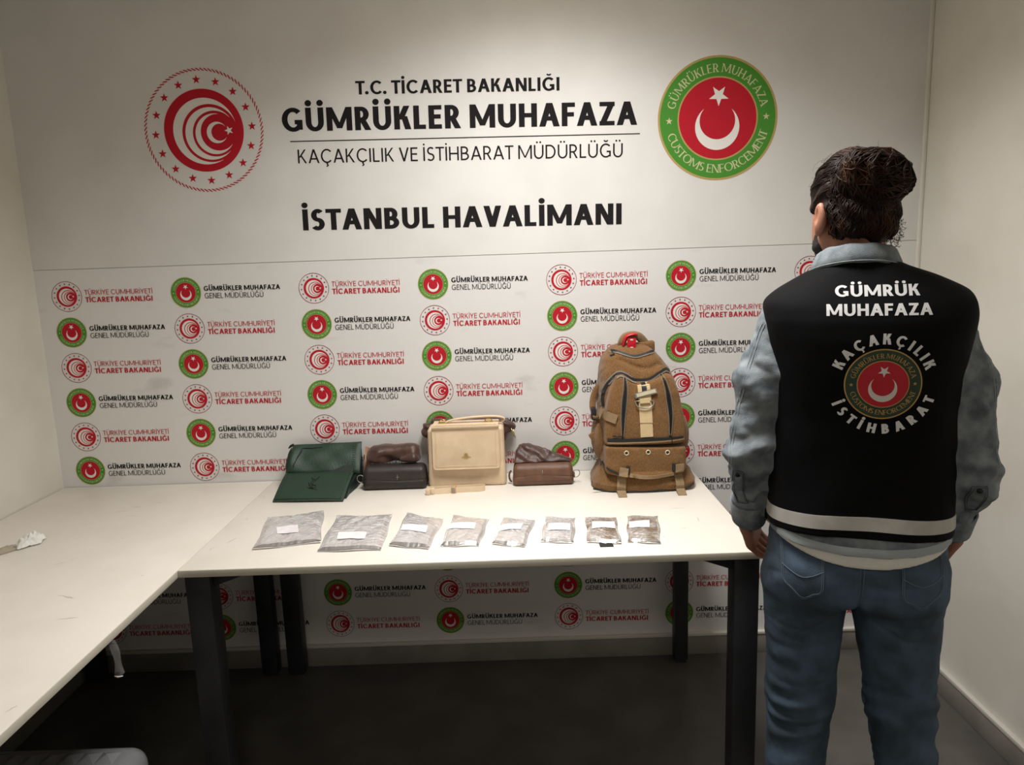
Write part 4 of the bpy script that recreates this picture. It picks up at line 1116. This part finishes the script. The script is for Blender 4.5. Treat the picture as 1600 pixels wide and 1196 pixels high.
link('body', sdf_mesh(body_f, (-.34, -.17, 0.), (.34, .24, 1.79), .0038), 'skin', PERSON)['label'] = 'tanned skin of face, neck and hands'

# trousers -------------------------------------------------------
def legs_f(P):
    d = loft(P, [.74, .80, .86, .92, .98], [.187, .19, .188, .182, .174], [.112, .124, .126, .116, .11], [.006] * 5, [-.01, -.016, -.018, -.012, -.008], 2.6)
    d = smax(smax(d, P[:, 2] - .975, .01), .775 - P[:, 2], .03)
    for s in (-1, 1): d = smin(d, ell(P, (s * .085 + .005, -.055, .83), (.092, .088, .088)), .03)
    L_ = None
    for s in (-1, 1):
        l = LEG[s]; x = P[:, 0] - .003
        r = [.097, .075, .063] if s < 0 else [.1, .072, .06]
        g_ = smin(cone(P, l[0], l[1], r[0], r[1], (1, 1.08, 1)), cone(P, l[1], l[2], r[1], r[2], (1, 1.08, 1)), .03)
        z = P[:, 2]
        kn = np.exp(-((z - .46) / .13) ** 2)
        an = np.arctan2(P[:, 1], P[:, 0] - s * .11)
        g_ = g_ + kn * .0042 * np.sin(z * 118 + 2.2 * np.sin(an * 1.5 + s) + 1.6 * np.sin(z * 31 + s * 2)) * (.55 + .45 * np.sin(an * 2 + s))
        g_ = g_ + .0026 * np.sin(z * 70 + 2 * np.sin(an * 2 + 1) + s) * np.clip((.34 - z) / .1, 0, 1)
        g_ = g_ + .003 * np.exp(-((z - .705 + .28 * (P[:, 0] - s * .1) * s - .3 * np.abs(P[:, 0] - s * .1)) / .007) ** 2) * (P[:, 1] < 0) * np.exp(-((P[:, 0] - s * .09) / .07) ** 2)
        g_ = smax(g_, .055 - z, .004)
        d = smin(d, g_, .022 if s < 0 else .022)
    d = d + .0016 * wav(P, 38, 5) + .0007 * wav(P, 110, 7) + .003 * (.3 - np.abs(wav(P * np.array((1, 1, 1.8)), 36, 9)))
    # seat crease between the legs
    d = d + .006 * np.exp(-((P[:, 0] - .004) / .006) ** 2) * np.clip((.9 - P[:, 2]) / .08, 0, 1) * (P[:, 1] < 0)
    return d
me_j = sdf_mesh(legs_f, (-.24, -.19, .03), (.26, .16, 1.0), .0036)
jeans = link('jeans', me_j, 'denim_jeans', PERSON); jeans['label'] = 'faded dark blue jeans'
TJ = bvh(me_j)
def onb(T_, x, z, off=0., y0=-.6):
    h = T_.ray_cast(Vector((x, y0, z)), Vector((0, 1, 0)))
    if h[0] is None: return None
    return np.array(h[0]) + np.array(h[1]) * off * (1 if h[1].y < 0 else -1)
def surf_tube(T_, pts, r, off=.0, m=5, n=5):
    o = [onb(T_, p[0], p[1], off) for p in smooth_path(pts, m)]
    o = [tuple(q) for q in o if q is not None]
    return tube_mesh(o, r, n) if len(o) > 2 else None
def surf_patch(T_, fn, nu, nv, off):
    """fn(u,v)->(x,z); thin cloth patch lying on a garment"""
    V = []; F = []
    for th in (off, -.003):
        for i in range(nu + 1):
            for j in range(nv + 1):
                x, z = fn(i / nu, j / nv); p_ = onb(T_, x, z, 0.)
                V.append(p_ + np.array((0, -th, 0)) if p_ is not None else np.array((x, 0, z)))
    n1 = (nu + 1) * (nv + 1)
    for i in range(nu):
        for j in range(nv):
            a, b2, c2, d = i * (nv + 1) + j, (i + 1) * (nv + 1) + j, (i + 1) * (nv + 1) + j + 1, i * (nv + 1) + j + 1
            F.append((a, b2, c2, d)); F.append((n1 + d, n1 + c2, n1 + b2, n1 + a))
    bd = [(i, 0) for i in range(nu + 1)] + [(nu, j) for j in range(1, nv + 1)] + [(i, nv) for i in range(nu - 1, -1, -1)] + [(0, j) for j in range(nv - 1, 0, -1)]
    for k in range(len(bd)):
        (i, j), (m, n) = bd[k], bd[(k + 1) % len(bd)]
        F.append((i * (nv + 1) + j, n1 + i * (nv + 1) + j, n1 + m * (nv + 1) + n, m * (nv + 1) + n))
    me = fixn(mesh(V, F, 'patch', True)); me.set_sharp_from_angle(angle=math.radians(45)); return me
CX = .005
for s in (-1, 1):
    def pkt(u, v, s=s):
        x = CX + s * I(u, [0, 1], [.072 + .004 * (1 - v), .158 + .006 * v]); zb = I(u, [0, .5, 1], [.822, .798, .835]); return x, zb + (.935 - zb) * v
    pc = link('back_pocket', surf_patch(TJ, pkt, 14, 14, .0022), 'denim_jeans', jeans)
    for off in (.0, .006):
        ol = [pkt(u, v) for u, v in ((.03 + off * 6, .98), (.03 + off * 6, .5), (.03 + off * 6, .06 + off * 3), (.25, .04 + off * 4), (.5, .035 + off * 5), (.75, .04 + off * 4), (.97 - off * 6, .06 + off * 3), (.97 - off * 6, .5), (.97 - off * 6, .98))]
        m_ = surf_tube(TJ, ol, .0007, .0028, 4)
        if m_: link('pocket_stitching', m_, 'jeans_stitch', pc)
    m_ = surf_tube(TJ, [pkt(.03, .42), pkt(.5, .4), pkt(.97, .36)], .0009, .0028)
    if m_: link('pocket_stitching', m_, 'jeans_stitch', pc)
for dx in (-.003, .004):
    m_ = surf_tube(TJ, [(CX + dx, .93), (CX + dx, .87), (CX + dx - .002, .80)], .0008, .0006)
    if m_: link('seat_seam', m_, 'jeans_stitch', jeans)

# T-shirt, jacket, vest ------------------------------------------
ZV = [.86, .92, 1.0, 1.1, 1.2, 1.3, 1.38, 1.44, 1.5]
def trunk(P, da, db, n=2.6):
    a = np.array([.196, .195, .192, .190, .188, .186, .190, .182, .15]) + da; b = np.array([.152, .150, .142, .136, .136, .14, .138, .12, .08]) + db
    return loft(P, ZV, a, b, [.008] * 9, [-.006, -.006, -.006, -.004, -.004, -.006, -.008, -.004, .0], n)
def tee_f(P):
    d = trunk(P, -.0085, -.0085) + .0018 * wav(P, 55, 41)
    x = P[:, 0] - .012
    hem = .884 + 1.35 * x ** 2 + (P[:, 1] > 0) * .0
    return smax(smax(d, hem - P[:, 2], .004), P[:, 2] - .99, .01)
link('t_shirt', sdf_mesh(tee_f, (-.24, -.19, .86), (.26, .18, 1.0), .0034), 'tee_white', PERSON)['label'] = 'white T-shirt hem below the jacket'
def sleeve(P, s, g_=0.):
    a = ARM[s]
    r = [.063, .058, .049, .0375] if s < 0 else [.064, .059, .052, .0385]
    d = smin(cone(P, a[0], a[1], r[0] + g_, r[1] + g_), cone(P, a[1], a[2], r[1] + g_, r[2] + g_), .04)
    d = smin(d, cone(P, a[2], a[3], r[2] + g_, r[3] + g_), .03)
    z = P[:, 2]; an = np.arctan2(P[:, 1] + .01, P[:, 0] - s * .21)
    el = a[2][2]
    d = d + .0058 * np.exp(-((z - el) / .07) ** 2) * np.sin(z * 95 + 2.4 * np.sin(an * 1.3 + s) + s)
    d = d + .0042 * np.exp(-((z - 1.28) / .09) ** 2) * np.sin(z * 62 + 2.0 * np.sin(an + 1 + s) + 2.2 * P[:, 0] * 30)
    d = d + .0035 * np.exp(-((z - .98) / .04) ** 2) * np.sin(z * 150 + 2 * np.sin(an * 2))
    if s > 0: d = d - .012 * np.exp(-((z - 1.03) / .035) ** 2) * np.clip((P[:, 0] - .2) / .04, 0, 1)
    Q = P * np.array((1, 1, 1.5))
    return d + .0018 * wav(P, 60, 50 + s) + .0055 * (.3 - np.abs(wav(Q, 42, 57 + s))) + .0025 * (.3 - np.abs(wav(Q, 95, 60 + s)))
def jacket_f(P):
    d = trunk(P, -.0045, -.0045)
    x = P[:, 0] - .01
    d = smax(d, .912 + .55 * x ** 2 - P[:, 2], .004)
    d = smax(d, P[:, 2] - 1.42, .03)
    for s in (-1, 1):
        d = smin(d, cone(P, (s * .06, -.005, 1.455), (ARM[s][0][0], 0, 1.405), .042, .05, (1, 1.3, 1)), .03)
        w = np.array(ARM[s][3]); dirn = w - np.array(ARM[s][2]); dirn /= np.linalg.norm(dirn)
        d = smin(d, smax(sleeve(P, s), (P - w) @ dirn - .012, .004), .025)
    return d + .001 * wav(P, 90, 33)
me_k = sdf_mesh(jacket_f, (-.32, -.19, .86), (.34, .19, 1.56), .0038)
jacket = link('denim_jacket', me_k, 'denim_jacket', PERSON); jacket['label'] = 'washed grey-blue denim jacket'
TK = bvh(me_k)
def hemband():
    def fn(u, v): x = -.165 + u * .35; return x, .914 + .55 * (x - .01) ** 2 + v * .018
    return surf_patch(TK, fn, 40, 3, .0016)
link('hem_band', hemband(), 'denim_seam_light', jacket)
for s in (-1, 1):
    w = np.array(ARM[s][3]); e = np.array(ARM[s][2]); dr_ = (w - e) / np.linalg.norm(w - e)
    R_ = .0395
    # cuff with rim
    V = []; F = []; n = 28
    up_ = np.array((0, 0, 1.)); u_ = up_ - dr_ * (up_ @ dr_); u_ /= np.linalg.norm(u_); v_ = np.cross(dr_, u_)
    prof = [(-.045, R_ + .001), (-.044, R_ + .0045), (-.02, R_ + .0035), (.016, R_ + .002), (.021, R_ + .001), (.022, R_ - .003), (.016, R_ - .006), (-.02, R_ - .004)]
    for t_, r_ in prof:
        for k in range(n):
            an = 2 * math.pi * k / n; V.append(w + dr_ * t_ + (u_ * math.cos(an) + v_ * math.sin(an)) * (r_ + .0012 * math.sin(3 * an + s)))
    for i in range(len(prof)):
        j = (i + 1) % len(prof)
        for k in range(n): F.append((i * n + k, i * n + (k + 1) % n, j * n + (k + 1) % n, j * n + k))
    cf = link('cuff', fixn(mesh(V, F, 'cuff', True)), 'denim_jacket', jacket)
    # stitched tab on the forearm
    if s < 0: ol = [(-.261, 1.062), (-.239, 1.062), (-.237, 1.0), (-.226, .97), (-.249, .968), (-.261, 1.002), (-.261, 1.062)]
    else: ol = [(.212, 1.062), (.240, 1.062), (.243, 1.03), (.240, .995), (.218, .995), (.210, 1.03), (.212, 1.062)]
    def tb(u, v, ol=ol, s=s):
        z = ol[0][1] + (ol[3][1] - ol[0][1]) * v
        xl_ = I(v, [0, .65, 1], [ol[0][0], ol[5][0], ol[4][0]]); xr_ = I(v, [0, .65, 1], [ol[1][0], ol[2][0], ol[3][0]]); return xl_ + (xr_ - xl_) * u, z
    tabm = link('sleeve_tab', surf_patch(TK, tb, 6, 16, .0022), 'denim_jacket', jacket)
    for k, ins_ in enumerate((.0, .004)):
        cxo, czo = sum(p_[0] for p_ in ol[:6]) / 6, sum(p_[1] for p_ in ol[:6]) / 6
        q = [(p_[0] + (cxo - p_[0]) * ins_ * 60, p_[1] + (czo - p_[1]) * ins_ * 20) for p_ in ol]
        m_ = surf_tube(TK, [tuple(np.array(q[i]) + (np.array(q[i + 1]) - np.array(q[i])) * t_) for i in range(6) for t_ in (0, .08, .5, .92)] + [q[0]], .0012 if k == 0 else .0008, .0018, 2)
        if m_: link('tab_stitching', m_, 'denim_seam', tabm)
    c_ = tb(.5, .1); p_ = onb(TK, *c_, .003)
    if p_ is not None: link('tab_button', tube_mesh([tuple(p_ + (0, .002, 0)), tuple(p_ - (0, .002, 0))], .0055, 12), 'metal_dark', tabm)
# seams of the sleeves
for s in (-1, 1):
    xs_ = {-1: [(-.200, 1.40), (-.236, 1.28), (-.262, 1.14), (-.266, 1.08)], 1: [(.215, 1.38), (.25, 1.26), (.262, 1.14), (.266, 1.08)]}[s]
    for dx in (0, .006):
        m_ = surf_tube(TK, [(x + dx * s, z) for x, z in xs_], .0009, .0005)
        if m_: link('sleeve_seam', m_, 'denim_seam_light', jacket)
# collar
def collar():
    prof = [(.0, -.038), (.0, -.012), (.001, .0), (.006, .004), (.012, -.001), (.019, -.018), (.024, -.034), (.022, -.036), (.012, -.020), (.006, -.03)]
    V = []; F = []; n = 56
    for k in range(n):
        an = 2 * math.pi * k / n; bk = -math.sin(an)
        zt = 1.549 + .016 * bk - .03 * max(0, -bk)
        for r_, z_ in prof:
            fl_ = 1 + .35 * (1 - abs(bk))
            a = .064 + r_ * fl_; b2 = .069 + r_; V.append((-.014 + a * math.cos(an), -.002 + b2 * math.sin(an), zt + z_ * (1 + .25 * (1 - abs(bk))) + .001 * math.sin(9 * an)))
    m = len(prof)
    for k in range(n):
        l = (k + 1) % n
        for i in range(m): F.append((k * m + i, l * m + i, l * m + (i + 1) % m, k * m + (i + 1) % m))
    return fixn(mesh(V, F, 'collar', True))
cl = link('collar', collar(), 'denim_jacket', jacket)
V = []
for k in range(15, 42):
    an = math.pi + math.pi * (k - 15) / 26; bk = -math.sin(an); fl_ = 1 + .35 * (1 - abs(bk)); a = .064 + .0245 * fl_; b2 = .069 + .0245
    V.append((-.014 + a * math.cos(an), -.002 + b2 * math.sin(an), 1.549 + .016 * bk - .031 * (1 + .25 * (1 - abs(bk)))))
link('collar_stitching', tube_mesh(V, .0008, 5), 'denim_seam_light', cl)

def vest_f(P):
    z = P[:, 2]
    zz = [.86, .92, 1.0, 1.1, 1.2, 1.3, 1.37, 1.41, 1.44, 1.455, 1.475, 1.498, 1.52, 1.538, 1.55]
    d = loft(P, zz, [.198, .197, .194, .192, .190, .194, .205, .213, .214, .207, .182, .14, .09, .066, .05], [.154, .152, .144, .139, .139, .143, .143, .138, .129, .123, .114, .102, .09, .08, .06],
             [.008] * 11 + [.004, -.006, -.012, -.012], [-.006, -.006, -.006, -.004, -.004, -.006, -.008, -.008, -.006, -.004, -.002, 0, 0, 0, 0], 2.5)
    d = d + .0024 * np.sin(P[:, 0] * 34 + 2 * np.sin(z * 9)) * np.clip((1.2 - z) / .25, 0, 1) * (P[:, 1] < 0)
    d = smax(d, z - 1.545, .01)
    zc = [.9, 1.1, 1.19, 1.235, 1.287, 1.36, 1.42, 1.48, 1.52]
    d = smax(d, I(z, zc, [-.3, -.3, -.24, -.2, -.176, -.193, -.206, -.211, -.21]) - P[:, 0], .008)
    d = smax(d, P[:, 0] - I(z, zc, [.3, .3, .24, .205, .19, .212, .215, .2, .19]), .008)
    d = smax(d, -cone(P, (-.014, .012, 1.45), (-.016, .012, 1.65), .079, .084, (1, 1.08, 1)), .006)
    x = P[:, 0] - .01
    d = smax(d, .953 - .3 * x * x - .012 * (P[:, 1] > 0) - z, .003)
    return d + .0012 * wav(P, 40, 61)
me_v = sdf_mesh(vest_f, (-.25, -.20, .88), (.27, .19, 1.56), .0034)
vest = link('vest', me_v, 'vest_black', PERSON); vest['label'] = 'black sleeveless vest with white lettering and round badge'
TVs = bvh(me_v)
# reflective band all around
def bandring(z0f, z1f, off, nseg=120):
    V = []; F = []
    for th in (off, -.002):
        for k in range(nseg):
            an = 2 * math.pi * k / nseg
            for v in (0, .5, 1):
                dx, dy = math.cos(an), math.sin(an)
                x = .2 * dx
                z = z0f(x, dy) + (z1f(x, dy) - z0f(x, dy)) * v
                h = TVs.ray_cast(Vector((.008 + dx * .6, -.006 + dy * .6, z)), Vector((-dx, -dy, 0)))[0]
                r_ = math.hypot(h.x - .008, h.y + .006) if h else .15
                V.append((.008 + dx * (r_ + th), -.006 + dy * (r_ + th), z))
    n1 = nseg * 3
    for k in range(nseg):
        l = (k + 1) % nseg
        for j in range(2):
            F.append((k * 3 + j, l * 3 + j, l * 3 + j + 1, k * 3 + j + 1)); F.append((n1 + k * 3 + j + 1, n1 + l * 3 + j + 1, n1 + l * 3 + j, n1 + k * 3 + j))
        F.append((k * 3, n1 + k * 3, n1 + l * 3, l * 3)); F.append((k * 3 + 2, l * 3 + 2, n1 + l * 3 + 2, n1 + k * 3 + 2))
    me = fixn(mesh(V, F, 'band', True)); me.set_sharp_from_angle(angle=math.radians(40)); return me
hz = lambda x, dy: .953 - .3 * (x - .01) ** 2
link('reflective_band', bandring(lambda x, dy: hz(x, dy) + .019, lambda x, dy: hz(x, dy) + .0485, .0014), 'reflective', vest)
def on_vest(name, p, cx, cz, base=.0008, cuts=1, k=1.):
    me = bpy.data.meshes.new(name); me.from_pydata([(x, y, z) for x, y, z in p.V], [], p.F)
    for m in p.mats: me.materials.append(MATS[m])
    me.polygons.foreach_set('material_index', p.M)
    bm = bmesh.new(); bm.from_mesh(me)
    big = [f_ for f_ in bm.faces if len(f_.verts) > 4]
    bmesh.ops.triangulate(bm, faces=bm.faces[:])
    for _ in range(cuts):
        L_ = [e for e in bm.edges if e.calc_length() > .006]
        if L_: bmesh.ops.subdivide_edges(bm, edges=L_, cuts=1)
        bmesh.ops.triangulate(bm, faces=[f_ for f_ in bm.faces if len(f_.verts) > 3])
    for v in bm.verts:
        x, z, l = cx + v.co.x, cz + v.co.y, v.co.z
        h = onb(TVs, x, z)
        y = h[1] if h is not None else -.15
        v.co = (x, y - base - l * k, z)
    bm.to_mesh(me); bm.free(); me.update()
    return link(name, fixdir(me), None, vest)
p = Print(); p.text('GÜMRÜK', -.078, 0, .156, .0225, 0, 'vest_print', .215, .19); on_vest('lettering', p, .010, 1.4615)
p = Print(); p.text('MUHAFAZA', -.097, 0, .194, .0235, 0, 'vest_print', .215, .19); on_vest('lettering', p, .012, 1.4235)
PX, PZ = .024, 1.285
p = Print(); p.arc('KAÇAKÇILIK', .0815, 160, 20, .0215, 0, 'vest_print', .25, .2, gap=.3); on_vest('lettering', p, PX, PZ)
p = Print(); p.arc('İSTİHBARAT', .1035, 205, 343, .0205, 0, 'vest_print', .27, .2, inward=True, gap=.62); on_vest('lettering', p, PX, PZ)
class RingPrint(Print): pass
def badge():
    p = customs_emblem(dict(o='patch_gold', g='patch_green', r='patch_red', t='patch_gold', w='patch_white'), 64)
    p.V = [(x * .0725, y * .0725, z * .35) for x, y, z in p.V]
    return p
b_ = on_vest('badge', badge(), PX, PZ, .0006, 5); b_['label'] = 'round embroidered customs badge'

# hair ----------------------------------------------------------
def hair_f(P):
    q = hq(P)
    d = ell(q, (0, -.010, .022), (.0785, .099, .105))
    d = smin(d, ell(q, (0, -.055, -.03), (.066, .05, .06)), .03)
    L_ = I(q[:, 1], [-.12, -.06, -.035, -.02, .0, .03, .06, .1], [-.074, -.072, -.062, -.02, .0, -.008, .03, .045])
    L_ = L_ - .012 * np.sin(q[:, 0] * 60) * (q[:, 1] < -.04)
    d = smax(d, (L_ - q[:, 2]) * .8, .012)
    d = d + .0032 * np.sin(q[:, 2] * 130 + q[:, 0] * 60 + 3 * np.sin(q[:, 1] * 50)) + .003 * wav(q, 110, 70)
    bq = q - np.array((-.002, -.078, .062))
    bn = ell(bq, (0, 0, 0), (.066, .058, .05))
    bn = smin(bn, ell(bq, (-.03, -.01, .024), (.04, .036, .026)), .01); bn = smin(bn, ell(bq, (.034, -.012, -.012), (.036, .034, .036)), .01)
    th_ = np.arctan2(bq[:, 2], bq[:, 0]); rr = np.hypot(bq[:, 0], bq[:, 2])
    bn = bn + .004 * np.sin(rr * 260 + 2 * th_) + .003 * wav(bq, 150, 72)
    return smin(d, bn, .014)
me_h = sdf_mesh(hair_f, (-.18, -.16, 1.52), (.15, .17, 1.8), .003)
hair = link('hair', me_h, 'hair', PERSON); hair['label'] = 'dark brown curly hair gathered in a bun'
TH = bvh(me_h)
rr_ = random.Random(11)
parts = []
def snap(pt, off):
    loc, nor, ix, ds = TH.find_nearest(Vector(pt))
    return np.array(loc) + np.array(nor) * off
bun = hw((-.002, -.078, .062))
for k in range(420):                       # combed back to the bun
    th = rr_.uniform(-1.5, 1.5); ph = rr_.uniform(-.15, 1.35)
    d0 = np.array((math.sin(th) * math.cos(ph), math.cos(th) * math.cos(ph), math.sin(ph)))
    if d0[2] < .1 and d0[1] > .35: continue
    d1 = np.array((.0, -.93, .36)); pts = []; wv = rr_.uniform(0, 6); off = rr_.uniform(-.0005, .0022)
    n = 11; t0 = rr_.uniform(0, .35); t1 = rr_.uniform(.6, 1)
    for i in range(n):
        t = t0 + (t1 - t0) * i / (n - 1); dd = d0 * (1 - t) + d1 * t; dd /= np.linalg.norm(dd)
        sd = np.cross(dd, d1); dd = dd + .03 * math.sin(9 * t + wv) * sd
        pts.append(tuple(snap(hw((dd[0] * .085, -.01 + dd[1] * .105, .022 + dd[2] * .112)), off)))
    r0 = rr_.uniform(.0009, .0019)
    parts.append(tube(pts, [r0 * (.35 + .65 * math.sin(math.pi * (i + .5) / n)) for i in range(n)], 5))
for k in range(430):                       # coils of the bun
    ax = np.array((rr_.gauss(0, .35), rr_.gauss(0, .5) - 1, rr_.gauss(0, .45))); ax /= np.linalg.norm(ax)
    u_ = np.cross(ax, (0, 0, 1)); u_ /= np.linalg.norm(u_); v_ = np.cross(ax, u_)
    lat = rr_.uniform(-.9, .9); a0 = rr_.uniform(0, 6.28); al = rr_.uniform(1., 3.); off = rr_.uniform(-.0005, .003); n = 12; pts = []
    for i in range(n):
        a = a0 + al * i / (n - 1); c_ = ax * lat + (u_ * math.cos(a) + v_ * math.sin(a)) * math.sqrt(1 - lat * lat)
        pts.append(tuple(snap(bun + HR * c_[0] * .08 + HD * c_[1] * .07 + HU * c_[2] * .068, off + .0012 * math.sin(5 * a))))
    r0 = rr_.uniform(.001, .002)
    parts.append(tube(pts, [r0 * (.35 + .65 * math.sin(math.pi * (i + .5) / n)) for i in range(n)], 5))
for k in range(260):                       # loose waves down the nape
    th = rr_.uniform(-1.35, 1.35); z0 = rr_.uniform(-.02, .05); ln = rr_.uniform(.03, .075); wv = rr_.uniform(0, 6); am = rr_.uniform(.003, .008); n = 13; pts = []
    for i in range(n):
        t = i / (n - 1); z = z0 - ln * t; th2 = th + am * 9 * math.sin(8 * t + wv)
        pts.append(tuple(snap(hw((.08 * math.sin(th2), -.01 - .1 * math.cos(th2), z)), .0004 + .0022 * abs(math.sin(5 * t + wv)) + .006 * max(0, t - .8))))
    r0 = rr_.uniform(.001, .002)
    parts.append(tube(pts, [r0 * (.35 + .65 * math.sin(math.pi * (i + .5) / n)) for i in range(n)], 5))
V, F = join(parts); lk = link('hair_locks', mesh(V, F, 'locks', True), 'hair_strand', hair); lk['kind'] = 'stuff'
parts = []
def stray(p0, dirs, step=.006, r=.0003):
    pts = [np.array(p0, float)]; d = np.array(dirs[0], float)
    for i in range(len(dirs) * 3):
        d = np.array(dirs[min(i // 3, len(dirs) - 1)], float); pts.append(pts[-1] + d / np.linalg.norm(d) * step)
    parts.append(tube(pts, [r * (1 - .6 * i / len(pts)) for i in range(len(pts))], 4))
for k in range(80):
    a = rr_.uniform(0, 6.28); e = rr_.uniform(-.5, 1.2)
    c_ = np.array((math.cos(a) * math.cos(e), math.sin(a) * math.cos(e), math.sin(e)))
    if c_[1] > .5 and c_[2] < .3: continue
    src = snap(hw((c_[0] * .09, c_[1] * .11 - .02, c_[2] * .11 + .02)), 0)
    o = HR * c_[0] + HD * c_[1] + HU * c_[2]; tn = np.cross(o, (rr_.gauss(0, 1), rr_.gauss(0, 1), rr_.gauss(0, 1))); tn /= np.linalg.norm(tn) + 1e-9
    cu = rr_.choice((-1, 1)); w2 = np.cross(o, tn)
    stray(src, [o * .6 + tn, tn + w2 * .4 * cu + o * .2, w2 * cu + tn * .3, w2 * cu * .6 - o * .4][:rr_.choice((2, 3, 4))], rr_.uniform(.003, .0055))
for k in range(26):                        # little curls at the nape and the right side
    src = snap(hw((rr_.uniform(.02, .07), -.06 - rr_.uniform(0, .04), rr_.uniform(-.09, -.01))), 0); pts = []
    rad = rr_.uniform(.003, .006); ph = rr_.uniform(0, 6)
    for i in range(16):
        t = i / 15; pts.append(src + HR * (.012 * t + rad * math.cos(9 * t + ph)) + HU * (-.022 * t + rad * math.sin(9 * t + ph)) - HD * .004 * t)
    parts.append(tube(pts, .0005, 4))
V, F = join(parts); sk = link('stray_hairs', mesh(V, F, 'stray', True), 'hair_strand', hair); sk['kind'] = 'stuff'
# beard along the jaw
def beard_f(P):
    q = hq(P); ql = q.copy(); ql[:, 0] = np.abs(q[:, 0])
    d = cone(ql, (.052, .012, -.045), (.044, .02, -.075), .014, .018); d = smin(d, cone(ql, (.044, .02, -.075), (.0, .078, -.104), .02, .019), .02)
    d = smin(d, cone(ql, (.0, .09, -.052), (.024, .08, -.058), .006, .005), .008)
    return d + .0018 * wav(q, 260, 80)
link('beard', sdf_mesh(beard_f, (-.16, -.02, 1.5), (.08, .18, 1.65), .003), 'beard', PERSON)
# shoes
for s in (-1, 1):
    ax, ay = LEG[s][2][0] + s * .008, LEG[s][2][1]
    def sh_f(P):
        d = smin(ell(P, (ax, ay + .075, .05), (.048, .14, .048)), cone(P, (ax, ay - .015, .04), (ax, ay - .01, .1), .044, .048), .03)
        return smax(smax(d, .018 - P[:, 2], .004), P[:, 2] - .1, .006)
    so_ = link('shoe', sdf_mesh(sh_f, (ax - .07, ay - .09, -.01), (ax + .07, ay + .24, .13), .004), 'shoe', PERSON)
    def so_f(P): return smax(smax(ell(P, (ax, ay + .068, .012), (.054, .155, .4)) , P[:, 2] - .024, .004), -P[:, 2], .004)
    link('sole', sdf_mesh(so_f, (ax - .07, ay - .11, -.012), (ax + .07, ay + .25, .04), .004), 'shoe_sole', so_)
